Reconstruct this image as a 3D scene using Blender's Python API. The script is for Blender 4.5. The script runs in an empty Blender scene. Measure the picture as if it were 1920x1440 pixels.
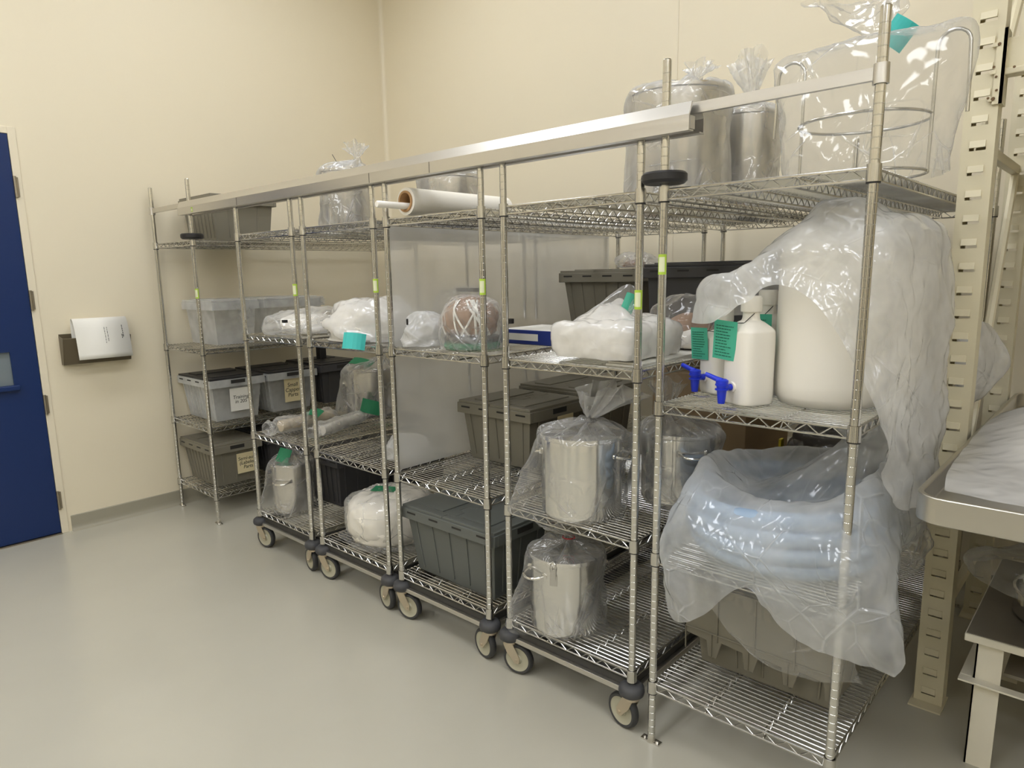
import bpy, bmesh, math, random
import numpy as np
from mathutils import Vector, Matrix

C = bpy.context.scene.collection
PI = math.pi
random.seed(7)

# ------------------------------------------------------------------ camera
F_PX, PPX, PPY = 1289.4, -28.2, 24.96
CAM = Vector((4.862, -1.889, 1.5885))
YAW, PITCH, ROLL = 0.7527, -0.1781, -0.0186
fw = Vector((-math.sin(YAW) * math.cos(PITCH), math.cos(YAW) * math.cos(PITCH), math.sin(PITCH)))
r0 = fw.cross(Vector((0, 0, 1))).normalized()
u0 = r0.cross(fw)
rr = math.cos(ROLL) * r0 + math.sin(ROLL) * u0
uu = -math.sin(ROLL) * r0 + math.cos(ROLL) * u0
cd = bpy.data.cameras.new('camera')
cam = bpy.data.objects.new('camera', cd)
C.objects.link(cam)
cam.matrix_world = Matrix(((rr.x, uu.x, -fw.x, CAM.x), (rr.y, uu.y, -fw.y, CAM.y), (rr.z, uu.z, -fw.z, CAM.z), (0, 0, 0, 1)))
cd.sensor_width = 36.0
cd.lens = F_PX / 1920 * 36.0
cd.shift_x = -PPX / 1920
cd.shift_y = PPY / 1920
cd.clip_start = 0.02
scn = bpy.context.scene
scn.camera = cam

# ------------------------------------------------------------------ world, exposure
w = bpy.data.worlds.new('world')
scn.world = w
w.use_nodes = True
w.node_tree.nodes['Background'].inputs[0].default_value = (0.9, 0.88, 0.8, 1)
w.node_tree.nodes['Background'].inputs[1].default_value = 0.0
scn.view_settings.view_transform = 'Standard'
scn.view_settings.look = 'None'
scn.view_settings.exposure = 0.0
scn.view_settings.gamma = 1.0
scn.view_settings.use_curve_mapping = False
scn.cycles.max_bounces = 8
scn.cycles.diffuse_bounces = 5
scn.cycles.glossy_bounces = 4
scn.cycles.transparent_max_bounces = 18
scn.cycles.adaptive_threshold = 0.03
scn.cycles.transmission_bounces = 6
scn.cycles.caustics_reflective = False
scn.cycles.sample_clamp_indirect = 4.0
LIGHT_STRENGTH = 10.9
LIGHT_COLOR = (1.0, 1.03, 1.09)


# ------------------------------------------------------------------ materials
def lin(c):
    return tuple(((x / 255) / 12.92 if x / 255 <= 0.04045 else ((x / 255 + 0.055) / 1.055) ** 2.4) for x in c)


def mat(name, col, rough=0.5, metal=0.0, bump=0.0, bscale=40.0, bdet=3, var=0.0, vscale=6.0, spec=0.5, stretch=None, emit=None, trans=0.0, coat=0.0):
    m = bpy.data.materials.new(name)
    m.use_nodes = True
    nt = m.node_tree
    b = nt.nodes['Principled BSDF']
    b.inputs['Base Color'].default_value = (*col, 1)
    b.inputs['Roughness'].default_value = rough
    b.inputs['Metallic'].default_value = metal
    b.inputs['Specular IOR Level'].default_value = spec
    if coat:
        b.inputs['Coat Weight'].default_value = coat
        b.inputs['Coat Roughness'].default_value = 0.15
    if trans:
        b.inputs['Transmission Weight'].default_value = trans
    tc = nt.nodes.new('ShaderNodeTexCoord')
    src = tc.outputs['Object']
    if stretch:
        mp = nt.nodes.new('ShaderNodeMapping')
        mp.inputs['Scale'].default_value = stretch
        nt.links.new(src, mp.inputs['Vector'])
        src = mp.outputs['Vector']
    if bump:
        n = nt.nodes.new('ShaderNodeTexNoise')
        n.inputs['Scale'].default_value = bscale
        n.inputs['Detail'].default_value = bdet
        nt.links.new(src, n.inputs['Vector'])
        bp = nt.nodes.new('ShaderNodeBump')
        bp.inputs['Strength'].default_value = bump
        bp.inputs['Distance'].default_value = 0.01
        nt.links.new(n.outputs['Fac'], bp.inputs['Height'])
        nt.links.new(bp.outputs['Normal'], b.inputs['Normal'])
    if var:
        n = nt.nodes.new('ShaderNodeTexNoise')
        n.inputs['Scale'].default_value = vscale
        n.inputs['Detail'].default_value = 5
        nt.links.new(src, n.inputs['Vector'])
        mx = nt.nodes.new('ShaderNodeMix')
        mx.data_type = 'RGBA'
        mx.inputs[6].default_value = (*[max(0, c * (1 - var)) for c in col], 1)
        mx.inputs[7].default_value = (*[min(1, c * (1 + var)) for c in col], 1)
        nt.links.new(n.outputs['Fac'], mx.inputs[0])
        nt.links.new(mx.outputs[2], b.inputs['Base Color'])
    if emit:
        b.inputs['Emission Color'].default_value = (*emit[0], 1)
        b.inputs['Emission Strength'].default_value = emit[1]
    return m


def film(name, haze, crease=0.12, tint=(0.93, 0.93, 0.92), rough=0.10, fres=1.0, bump=0.6, scale=13.0, fold=1.0):
    """Thin polyethylene film: mostly see-through, milky where it is thick or creased, with a thin-film gloss."""
    m = bpy.data.materials.new(name)
    m.use_nodes = True
    nt = m.node_tree
    nt.nodes.clear()
    N = nt.nodes.new
    L = nt.links.new

    def math_(op, a=None, b=None, clamp=False):
        n = N('ShaderNodeMath')
        n.operation = op
        n.use_clamp = clamp
        for i, q in enumerate((a, b)):
            if q is None:
                continue
            if isinstance(q, (int, float)):
                n.inputs[i].default_value = q
            else:
                L(q, n.inputs[i])
        return n.outputs[0]
    out = N('ShaderNodeOutputMaterial')
    tc = N('ShaderNodeTexCoord')
    hs = []
    for k, rot, wgt in ((1.0, (0.5, 0.35, 0.2), 1.0), (1.9, (-0.4, 0.6, 1.1), 0.6)):
        mp = N('ShaderNodeMapping')
        mp.inputs['Scale'].default_value = (1.0, 1.0, 0.38)
        mp.inputs['Rotation'].default_value = rot
        L(tc.outputs['Object'], mp.inputs['Vector'])
        nz = N('ShaderNodeTexNoise')
        nz.noise_type = 'RIDGED_MULTIFRACTAL'
        nz.normalize = False
        nz.inputs['Scale'].default_value = scale * 0.55 * k
        nz.inputs['Detail'].default_value = 3.5
        nz.inputs['Roughness'].default_value = 0.45
        nz.inputs['Distortion'].default_value = 0.25
        L(mp.outputs[0], nz.inputs['Vector'])
        hs.append(math_('MULTIPLY', nz.outputs['Fac'], wgt))
    height = math_('ADD', hs[0], hs[1])
    # long straight folds: thin lines along the borders of big cells
    folds = None
    for k, wd_, wg in ((0.28, 0.022, 1.0), (0.62, 0.028, 0.6)):
        ve = N('ShaderNodeTexVoronoi')
        ve.feature = 'DISTANCE_TO_EDGE'
        ve.inputs['Scale'].default_value = scale * k
        mp = N('ShaderNodeMapping')
        mp.inputs['Location'].default_value = (3.1 * k, 1.7, 0.4)
        mp.inputs['Rotation'].default_value = (0.7, 0.4 + k, 0.9)
        mp.inputs['Scale'].default_value = (1.0, 0.6, 1.0)
        L(tc.outputs['Object'], mp.inputs['Vector'])
        L(mp.outputs[0], ve.inputs['Vector'])
        mr = N('ShaderNodeMapRange')
        mr.inputs['From Max'].default_value = wd_
        mr.inputs['To Min'].default_value = wg
        mr.inputs['To Max'].default_value = 0.0
        L(ve.outputs['Distance'], mr.inputs['Value'])
        folds = mr.outputs[0] if folds is None else math_('MAXIMUM', folds, mr.outputs[0])
    # folds come and go along their length
    nm = N('ShaderNodeTexNoise')
    nm.inputs['Scale'].default_value = scale * 0.45
    nm.inputs['Detail'].default_value = 1.0
    L(tc.outputs['Object'], nm.inputs['Vector'])
    mm = N('ShaderNodeMapRange')
    mm.inputs['From Min'].default_value = 0.46
    mm.inputs['From Max'].default_value = 0.64
    mm.inputs['To Max'].default_value = fold
    L(nm.outputs['Fac'], mm.inputs['Value'])
    folds = math_('MULTIPLY', folds, mm.outputs[0])
    ridge = height
    height = math_('ADD', ridge, math_('MULTIPLY', folds, 0.35))
    er = N('ShaderNodeMapRange')
    er.inputs['From Min'].default_value = 1.0
    er.inputs['From Max'].default_value = 2.6
    er.inputs['To Min'].default_value = 0.0
    er.inputs['To Max'].default_value = crease * 2.0
    L(ridge, er.inputs['Value'])
    edges = [math_('ADD', er.outputs[0], math_('MULTIPLY', folds, crease * 1.1))]
    n2 = N('ShaderNodeTexNoise')
    n2.inputs['Scale'].default_value = scale * 0.5
    n2.inputs['Detail'].default_value = 3
    L(tc.outputs['Object'], n2.inputs['Vector'])
    mr2 = N('ShaderNodeMapRange')
    mr2.inputs['From Min'].default_value = 0.3
    mr2.inputs['From Max'].default_value = 0.7
    mr2.inputs['To Min'].default_value = haze * 0.65
    mr2.inputs['To Max'].default_value = min(1.0, haze * 1.35)
    L(n2.outputs['Fac'], mr2.inputs['Value'])
    cz = math_('MULTIPLY', edges[0], n2.outputs['Fac'])
    hz = math_('ADD', cz, mr2.outputs[0], True)
    bp = N('ShaderNodeBump')
    bp.inputs['Strength'].default_value = bump
    bp.inputs['Distance'].default_value = 0.011
    L(height, bp.inputs['Height'])
    tr = N('ShaderNodeBsdfTransparent')
    tr.inputs[0].default_value = (0.985, 0.985, 0.985, 1)
    df = N('ShaderNodeBsdfDiffuse'); df.inputs[0].default_value = (*tint, 1)
    tl = N('ShaderNodeBsdfTranslucent'); tl.inputs[0].default_value = (*tint, 1)
    L(bp.outputs[0], df.inputs['Normal']); L(bp.outputs[0], tl.inputs['Normal'])
    m0 = N('ShaderNodeMixShader'); m0.inputs[0].default_value = 0.5
    L(df.outputs[0], m0.inputs[1]); L(tl.outputs[0], m0.inputs[2])
    ge = N('ShaderNodeNewGeometry')
    dt = N('ShaderNodeVectorMath'); dt.operation = 'DOT_PRODUCT'
    L(ge.outputs['Incoming'], dt.inputs[0]); L(bp.outputs[0], dt.inputs[1])
    ca = math_('ABSOLUTE', dt.outputs['Value'])
    # milkiness grows with the slanted path through the film: 1 - (1 - h)^(1/cos)
    pw = math_('DIVIDE', 1.0, math_('MAXIMUM', ca, 0.12))
    hz = math_('SUBTRACT', 1.0, math_('POWER', math_('SUBTRACT', 1.0, hz, True), pw), True)
    m1 = N('ShaderNodeMixShader')
    L(hz, m1.inputs[0]); L(tr.outputs[0], m1.inputs[1]); L(m0.outputs[0], m1.inputs[2])
    gl = N('ShaderNodeBsdfGlossy'); gl.inputs['Roughness'].default_value = rough
    L(bp.outputs[0], gl.inputs['Normal'])
    # two-sided Schlick reflectance of the film
    c1 = math_('SUBTRACT', 1.0, ca, True)
    f5 = math_('POWER', c1, 4.0)
    fr = math_('MULTIPLY_ADD', f5, 0.75)
    fr.node.inputs[2].default_value = 0.055
    fm = math_('MULTIPLY', fr, fres, True)
    m2 = N('ShaderNodeMixShader')
    L(fm, m2.inputs[0]); L(m1.outputs[0], m2.inputs[1]); L(gl.outputs[0], m2.inputs[2])
    L(m2.outputs[0], out.inputs['Surface'])
    return m


M = {}
M['wall'] = mat('cream_wall_paint', lin((231, 221, 196)), 0.45, bump=0.02, bscale=60, var=0.015, vscale=1.2, spec=0.4)
M['floor'] = mat('epoxy_floor', lin((184, 180, 165)), 0.20, bump=0.012, bscale=25, var=0.05, vscale=2.2, spec=0.5)
M['ceiling'] = mat('ceiling_white', (0.82, 0.80, 0.74), 0.8)
M['cove'] = mat('cove_base_grey', lin((158, 153, 136)), 0.4)
M['chrome'] = mat('chrome_wire', (0.60, 0.59, 0.56), 0.20, 1.0)
M['post'] = mat('chrome_post', (0.66, 0.65, 0.62), 0.13, 1.0, bump=0.03, bscale=30)
M['alu'] = mat('brushed_aluminium', (0.64, 0.62, 0.58), 0.34, 1.0, bump=0.04, bscale=60, stretch=(0.05, 1, 1), var=0.04, vscale=20)
M['steel'] = mat('stainless_steel', (0.78, 0.77, 0.74), 0.12, 1.0, bump=0.5, bscale=9, bdet=0, stretch=(1, 1, 0.05), var=0.05, vscale=9)
M['steel_dull'] = mat('stainless_dull', (0.72, 0.70, 0.66), 0.24, 1.0, bump=0.5, bscale=9, bdet=0, stretch=(1, 1, 0.05), var=0.05)
M['table_steel'] = mat('brushed_table_steel', (0.56, 0.54, 0.49), 0.32, 1.0, bump=0.05, bscale=30, stretch=(0.1, 1, 1))
M['rubber'] = mat('dark_grey_rubber', lin((68, 68, 70)), 0.6)
M['black'] = mat('black_plastic', lin((34, 33, 34)), 0.45)
M['tyre'] = mat('caster_tyre', lin((58, 58, 58)), 0.55)
M['hub'] = mat('caster_hub_grey', lin((176, 172, 150)), 0.5)
M['fork'] = mat('zinc_fork', (0.62, 0.54, 0.42), 0.38, 0.85)
M['frame_dark'] = mat('dolly_inner_dark', lin((60, 58, 54)), 0.5)
M['tote'] = mat('grey_tote_plastic', lin((124, 119, 105)), 0.5, bump=0.05, bscale=120)
M['tote_cool'] = mat('slate_tote_plastic', lin((96, 99, 95)), 0.5, bump=0.05, bscale=120)
M['tote_black'] = mat('charcoal_tote_plastic', lin((66, 65, 66)), 0.5, bump=0.05, bscale=120)
M['tote_clear'] = film('clear_tote_plastic', 0.55, crease=0.0, tint=(0.86, 0.87, 0.86), rough=0.25, bump=0.02)
M['bin_clear'] = film('clear_bin_plastic', 0.34, crease=0.0, tint=(0.92, 0.93, 0.93), rough=0.2, bump=0.02)
M['slot'] = mat('slot_shadow_plastic', lin((38, 36, 33)), 0.7)
M['film'] = film('clear_bag_film', 0.10, crease=0.34, bump=0.8)
M['film_mid'] = film('milky_bag_film', 0.20, crease=0.28, bump=0.8)
M['film_haze'] = film('hazy_bag_film', 0.47, crease=0.24, bump=0.85, fold=0.6)
M['film_tuft'] = film('gathered_bag_film', 0.30, crease=0.35, bump=0.8)
M['film_hose'] = film('hose_bag_film', 0.37, crease=0.40, bump=1.0, tint=(0.92, 0.94, 0.95))
M['film_white'] = film('white_bag_film', 0.84, crease=0.10, tint=(0.93, 0.92, 0.90), bump=0.7, scale=16, fold=0.15)
M['sheet'] = film('hanging_sheet_film', 0.42, crease=0.0, tint=(0.90, 0.90, 0.88), rough=0.3, bump=0.04, scale=3.0)
M['hdpe'] = mat('natural_hdpe', lin((236, 232, 222)), 0.4, spec=0.4)
M['blue_tap'] = mat('blue_spigot_plastic', lin((28, 52, 205)), 0.35)
M['teal'] = mat('teal_tag_card', lin((72, 178, 148)), 0.6)
M['teal_dark'] = mat('green_tag_card', lin((34, 130, 88)), 0.6)
M['teal_light'] = mat('turquoise_tag_card', lin((66, 190, 185)), 0.6)
M['ink'] = mat('dark_ink', lin((46, 52, 50)), 0.7)
M['ink_tag'] = mat('tag_ink', lin((30, 96, 80)), 0.7)
M['paper'] = mat('white_paper', lin((232, 230, 222)), 0.7)
M['paper_cream'] = mat('cream_paper', lin((222, 208, 166)), 0.7)
M['door'] = mat('blue_door_paint', lin((8, 40, 92)), 0.42, bump=0.02, bscale=50)
M['door_dark'] = mat('charcoal_door_paint', lin((58, 60, 64)), 0.45)
M['glass_grey'] = mat('grey_door_glass', lin((120, 130, 135)), 0.1)
M['frame_paint'] = mat('door_frame_paint', lin((229, 219, 195)), 0.42)
M['hinge'] = mat('hinge_metal', (0.36, 0.32, 0.25), 0.4, 1.0)
M['bronze'] = mat('bronze_file_plastic', lin((98, 88, 68)), 0.4)
M['lime'] = mat('lime_sticker', lin((176, 208, 70)), 0.5)
M['lime_pale'] = mat('pale_sticker_centre', lin((222, 226, 190)), 0.5)
M['rack'] = mat('cream_rack_paint', lin((220, 211, 182)), 0.42, bump=0.03, bscale=30, var=0.04, vscale=9)
M['rack_worn'] = mat('rack_rust_spots', lin((110, 86, 56)), 0.7)
M['white_paint'] = mat('white_table_paint', lin((228, 222, 204)), 0.4)
M['table_top'] = mat('grey_table_laminate', lin((128, 120, 106)), 0.45)
M['core'] = mat('cardboard_core', lin((172, 134, 92)), 0.8)
M['card'] = mat('cardboard_box_brown', lin((150, 128, 98)), 0.8, var=0.05)
M['roll'] = mat('rolled_film_white', lin((240, 236, 226)), 0.35, bump=0.05, bscale=8, stretch=(1, 0.1, 1))
M['white_plastic'] = mat('white_rod_plastic', lin((240, 236, 228)), 0.3)
M['liner'] = film('translucent_shelf_liner', 0.45, crease=0.0, tint=(0.8, 0.8, 0.78), rough=0.3, bump=0.02)
M['binder'] = mat('blue_binder_vinyl', lin((32, 52, 128)), 0.45)
M['hose'] = mat('pale_blue_hose', lin((150, 172, 198)), 0.4)
M['wicker'] = mat('brown_filter_paper', lin((150, 118, 92)), 0.7, var=0.2, vscale=20)
M['green_pad'] = mat('green_pad', lin((30, 118, 74)), 0.6)
M['bundle'] = mat('white_padding', lin((238, 233, 222)), 0.7, bump=0.4, bscale=14)
M['foil'] = mat('silver_foil', (0.75, 0.72, 0.66), 0.3, 0.9, bump=0.9, bscale=30)
M['darkstuff'] = mat('dark_hose', lin((62, 56, 50)), 0.5, var=0.25, vscale=12)
M['red'] = mat('red_twist', lin((170, 40, 50)), 0.5)
M['yellow'] = mat('yellow_tape', lin((196, 176, 40)), 0.5)
M['beige_tube'] = mat('beige_tube', lin((200, 184, 156)), 0.5)
M['grey_tray'] = mat('grey_tray', lin((196, 192, 184)), 0.4)
M['lamp'] = mat('lamp_diffuser', (0.9, 0.9, 0.9), 0.5, emit=(LIGHT_COLOR, LIGHT_STRENGTH))
M['lamp_frame'] = mat('lamp_frame', (0.8, 0.8, 0.78), 0.4)


# ------------------------------------------------------------------ mesh helpers
class MB:
    def __init__(s):
        s.v = []
        s.f = []

    def add(s, v, f):
        o = len(s.v)
        s.v.extend([tuple(map(float, p)) for p in v])
        s.f.extend([tuple(i + o for i in q) for q in f])
        return s

    def box(s, a, b):
        (x0, y0, z0), (x1, y1, z1) = a, b
        return s.add([(x0, y0, z0), (x1, y0, z0), (x1, y1, z0), (x0, y1, z0), (x0, y0, z1), (x1, y0, z1), (x1, y1, z1), (x0, y1, z1)],
                     [(0, 3, 2, 1), (4, 5, 6, 7), (0, 1, 5, 4), (1, 2, 6, 5), (2, 3, 7, 6), (3, 0, 4, 7)])

    def hexa(s, p):
        return s.add(p, [(0, 3, 2, 1), (4, 5, 6, 7), (0, 1, 5, 4), (1, 2, 6, 5), (2, 3, 7, 6), (3, 0, 4, 7)])

    def tube(s, path, r, n=8, closed=False, cap=True):
        P = [Vector(p) for p in path]
        m = len(P)
        rs = r if hasattr(r, '__len__') else [r] * m
        T = []
        for i in range(m):
            if closed:
                t = P[(i + 1) % m] - P[i - 1]
            else:
                t = P[min(i + 1, m - 1)] - P[max(i - 1, 0)]
            T.append(t.normalized())
        a = Vector((0, 0, 1)) if abs(T[0].z) < 0.9 else Vector((1, 0, 0))
        nrm = (a - T[0] * a.dot(T[0])).normalized()
        vs = []
        for i in range(m):
            nrm = (nrm - T[i] * nrm.dot(T[i])).normalized()
            bn = T[i].cross(nrm)
            for k in range(n):
                q = 2 * PI * k / n
                vs.append(P[i] + (nrm * math.cos(q) + bn * math.sin(q)) * rs[i])
        fs = []
        for i in range(m if closed else m - 1):
            j = (i + 1) % m
            for k in range(n):
                l = (k + 1) % n
                fs.append((i * n + k, i * n + l, j * n + l, j * n + k))
        if cap and not closed:
            fs.append(tuple(range(n - 1, -1, -1)))
            fs.append(tuple((m - 1) * n + k for k in range(n)))
        return s.add(vs, fs)

    def cyl(s, a, b, r, n=16):
        return s.tube([a, b], r, n)

    def lathe(s, prof, n=32, c=(0, 0, 0), axis='z', capb=True, capt=True):
        vs = []
        for (r, z) in prof:
            for k in range(n):
                q = 2 * PI * k / n
                x, y = r * math.cos(q), r * math.sin(q)
                if axis == 'z':
                    vs.append((c[0] + x, c[1] + y, c[2] + z))
                elif axis == 'y':
                    vs.append((c[0] + x, c[1] + z, c[2] + y))
                else:
                    vs.append((c[0] + z, c[1] + x, c[2] + y))
        fs = []
        for i in range(len(prof) - 1):
            for k in range(n):
                l = (k + 1) % n
                fs.append((i * n + k, i * n + l, (i + 1) * n + l, (i + 1) * n + k))
        if capb:
            fs.append(tuple(range(n - 1, -1, -1)))
        if capt:
            o = (len(prof) - 1) * n
            fs.append(tuple(o + k for k in range(n)))
        return s.add(vs, fs)

    def prism(s, poly, axis, a, b):
        n = len(poly)
        vs = []
        for t in (a, b):
            for (p, q) in poly:
                vs.append({'x': (t, p, q), 'y': (p, t, q), 'z': (p, q, t)}[axis])
        fs = [tuple(range(n)), tuple(range(2 * n - 1, n - 1, -1))]
        for k in range(n):
            l = (k + 1) % n
            fs.append((k, k + n, l + n, l))
        return s.add(vs, fs)

    def build(s, name, m, parent=None, smooth=None, bevel=0.0, seg=2, solid=0.0):
        me = bpy.data.meshes.new(name)
        me.from_pydata(s.v, [], s.f)
        bm = bmesh.new()
        bm.from_mesh(me)
        bmesh.ops.recalc_face_normals(bm, faces=bm.faces)
        bm.to_mesh(me)
        bm.free()
        me.materials.append(m)
        if smooth is not None:
            for p in me.polygons:
                p.use_smooth = True
            if smooth < 179:
                me.set_sharp_from_angle(angle=math.radians(smooth))
        o = bpy.data.objects.new(name, me)
        C.objects.link(o)
        if parent is not None:
            o.parent = parent
        if bevel:
            md = o.modifiers.new('bevel', 'BEVEL')
            md.width = bevel
            md.segments = seg
            md.limit_method = 'ANGLE'
        if solid:
            md = o.modifiers.new('solid', 'SOLIDIFY')
            md.thickness = solid
        return o


def tag(o, label, cat, group=None, kind=None):
    o['label'] = label
    o['category'] = cat
    if group:
        o['group'] = group
    if kind:
        o['kind'] = kind
    return o


def thing(name, label, cat, loc=(0, 0, 0), rz=0.0, group=None):
    o = bpy.data.objects.new(name, None)
    C.objects.link(o)
    o.location = loc
    o.rotation_euler = (0, 0, rz)
    o.empty_display_size = 0.05
    return tag(o, label, cat, group)


def struct(name, mb, m, parent=None, **k):
    o = mb.build(name, m, parent, **k)
    if parent is None:
        o['kind'] = 'structure'
    return o


def copy_tree(o, parent=None):
    c = o.copy()
    C.objects.link(c)
    c.parent = parent
    for ch in list(o.children):
        copy_tree(ch, c)
    return c


def text(name, body, size, m, parent, loc, rot, shear=0.15, ext=0.0004, align='CENTER', space=0.9):
    cu = bpy.data.curves.new(name, 'FONT')
    cu.body = body
    cu.size = size
    cu.shear = shear
    cu.extrude = ext
    cu.align_x = align
    cu.align_y = 'CENTER'
    cu.space_line = space
    cu.materials.append(m)
    tmp = bpy.data.objects.new(name, cu)
    C.objects.link(tmp)
    bpy.context.view_layer.update()
    me = bpy.data.meshes.new_from_object(tmp.evaluated_get(bpy.context.evaluated_depsgraph_get()))
    bpy.data.objects.remove(tmp)
    o = bpy.data.objects.new(name, me)
    C.objects.link(o)
    o.parent = parent
    o.location = loc
    o.rotation_euler = rot
    return o


# smooth interpolation of a grid of control points
def cr(P, n, closed):
    """Catmull-Rom along axis 0 of an array (k, ..., 3) to n samples."""
    k = P.shape[0]
    t = np.linspace(0, k if closed else k - 1, n, endpoint=not closed)
    i = np.floor(t).astype(int)
    if not closed:
        i = np.minimum(i, k - 2)
    f = (t - i)
    f = f.reshape((-1,) + (1,) * (P.ndim - 1))
    g = (lambda j: P[j % k]) if closed else (lambda j: P[np.clip(j, 0, k - 1)])
    a, b, c, d = g(i - 1), g(i), g(i + 1), g(i + 2)
    return 0.5 * (2 * b + (c - a) * f + (2 * a - 5 * b + 4 * c - d) * f ** 2 + (3 * b - a - 3 * c + d) * f ** 3)


def crumple(P, seed, base=9.0, n=40, decay=0.50):
    """Ridged sum of plane waves: straight crisp creases, about -1..1."""
    rg = np.random.default_rng(seed)
    q = P + 0.03 * np.sin(P[..., [1, 2, 0]] * 11 + seed) + 0.012 * np.sin(P[..., [2, 0, 1]] * 27 + seed * 2)
    out = np.zeros(P.shape[:-1])
    tot = 0
    for i in range(n):
        k = rg.normal(size=3)
        k /= np.linalg.norm(k)
        fr = base * (1 + 7.0 * (i / n) ** 1.5)
        a = (1 + fr / base) ** (-decay * 1.6)
        out += a * (np.abs(np.sin(q @ k * fr + rg.uniform(0, 6.28))) * 2 - 1.27)
        tot += a * a
    return out / math.sqrt(tot) * 0.7


def grid_faces(nu, nv, closed):
    f = []
    for i in range(nu - 1):
        for j in range(nv if closed else nv - 1):
            l = (j + 1) % nv
            f.append((i * nv + j, i * nv + l, (i + 1) * nv + l, (i + 1) * nv + j))
    return f


def loft(name, parent, rings, m, nu=40, nv=72, amp=0.01, seed=1, closed=True, base=9.0, cap=False, amps=None, smooth=50):
    """Skin over rings of control points, then crumpled along its normals. amps: crumple weight per ring."""
    P = np.array(rings, float)
    Q = cr(P, nu, False)
    Q = np.swapaxes(cr(np.swapaxes(Q, 0, 1), nv, closed), 0, 1)
    du = np.gradient(Q, axis=0)
    dv = np.gradient(Q, axis=1) if not closed else (np.roll(Q, -1, 1) - np.roll(Q, 1, 1))
    nn = np.cross(du, dv)
    nn /= np.linalg.norm(nn, axis=-1, keepdims=True) + 1e-9
    wgt = np.ones(nu)
    if amps is not None:
        wgt = np.interp(np.linspace(0, 1, nu), np.linspace(0, 1, len(amps)), amps)
    Q = Q + nn * (amp * crumple(Q, seed, base))[..., None] * wgt[:, None, None]
    mb = MB()
    mb.v = [tuple(p) for p in Q.reshape(-1, 3)]
    mb.f = grid_faces(nu, nv, closed)
    if cap:
        mb.f.append(tuple(range(nv - 1, -1, -1)))
        mb.f.append(tuple((nu - 1) * nv + k for k in range(nv)))
    return mb.build(name, m, parent, smooth=smooth)


def oval(cx, cy, z, rx, ry=None, n=16, jit=0.0, seed=0, lobes=(), dz=()):
    """Control ring. lobes: (angle_deg, width_deg, extra radius, extra z)."""
    ry = rx if ry is None else ry
    rg = np.random.default_rng(seed + int(z * 1000) % 97)
    out = []
    for k in range(n):
        q = 2 * PI * k / n
        e = 1 + jit * rg.uniform(-1, 1)
        ex = ez = 0
        for (a, wd, d, zz) in lobes:
            da = (math.degrees(q) - a + 180) % 360 - 180
            g = math.exp(-(da / wd) ** 2)
            ex += d * g
            ez += zz * g
        out.append((cx + math.cos(q) * (rx * e + ex), cy + math.sin(q) * (ry * e + ex), z + ez))
    return out


# ------------------------------------------------------------------ room
WX, BY = -0.055, 2.03      # left wall plane, back wall plane
ZC = 4.3
XR, YF = 9.0, -6.5
struct('floor', MB().box((WX - 0.2, YF - 0.2, -0.12), (XR + 0.2, BY + 0.2, 0)), M['floor'])
struct('ceiling', MB().box((WX - 0.2, YF - 0.2, ZC), (XR + 0.2, BY + 0.2, ZC + 0.1)), M['ceiling'])
DY1, DY0, DZ = -0.745, -1.72, 2.435     # door opening
wl = MB()
wl.box((WX - 0.15, DY1 + 0.035, 0), (WX, BY + 0.15, ZC))
wl.box((WX - 0.15, YF, 0), (WX, DY0 - 0.035, ZC))
wl.box((WX - 0.15, DY0 - 0.035, DZ + 0.035), (WX, DY1 + 0.035, ZC))
struct('wall_left', wl, M['wall'])
struct('wall_back', MB().box((WX, BY, 0), (XR + 0.15, BY + 0.15, ZC)), M['wall'])
struct('wall_right', MB().box((XR, YF, 0), (XR + 0.15, BY, ZC)), M['wall'])
struct('wall_front', MB().box((WX - 0.15, YF - 0.15, 0), (XR + 0.15, YF, ZC)), M['wall'])
# panel joint strip on the back wall, sealed corner
struct('trim_1', MB().box((2.690, BY - 0.003, 0.1), (2.702, BY, ZC)), M['frame_paint'])
cv = [(WX, BY - 0.03), (WX + 0.004, BY - 0.018), (WX + 0.018, BY - 0.004), (WX + 0.03, BY), (WX, BY)]
struct('trim_2', MB().prism(cv, 'z', 0.1, ZC), M['wall'])


def cove(axis, a, b, at, s):
    pr = [(0, 0), (0.034, 0), (0.016, 0.006), (0.007, 0.018), (0.005, 0.04), (0.005, 0.098), (0, 0.102)]
    mb = MB()
    if axis == 'y':
        mb.prism([(at + s * p, q) for p, q in pr], 'y', a, b)
    else:
        mb.prism([(at + s * p, q) for p, q in pr], 'x', a, b)
    return mb


struct('baseboard_left', cove('y', DY1 + 0.06, BY, WX, 1), M['cove'], smooth=35)
struct('baseboard_back', cove('x', WX, XR, BY, -1), M['cove'], smooth=35)

# door with frame, hinges, glazed light and push ledge
fr = MB()
fr.box((WX - 0.13, DY1, 0), (WX + 0.005, DY1 + 0.042, DZ + 0.042))
fr.box((WX - 0.13, DY0 - 0.042, 0), (WX + 0.005, DY0, DZ + 0.042))
fr.box((WX - 0.13, DY0, DZ + 0.003), (WX + 0.005, DY1, DZ + 0.042))
door = thing('door_1', 'blue steel door in the cream wall, hinged on its right edge', 'door', (WX, DY1, 0))
door['kind'] = 'structure'
lf = MB()
y1, y0 = -0.004, DY0 - DY1 + 0.004
gl0, gl1, gz0, gz1 = -0.72, -0.14, 0.98, 1.18
for a, b in (((-0.04, y0, 0.012), (0.006, gl0, DZ)), ((-0.04, gl1, 0.012), (0.006, y1, DZ)), ((-0.04, gl0, 0.012), (0.006, gl1, gz0)), ((-0.04, gl0, gz1), (0.006, gl1, DZ))):
    lf.box(a, b)
lf.build('door_leaf', M['door'], door)
MB().box((-0.03, gl0, gz0), (-0.01, gl1, gz1)).build('glass_pane', M['glass_grey'], door)
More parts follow.
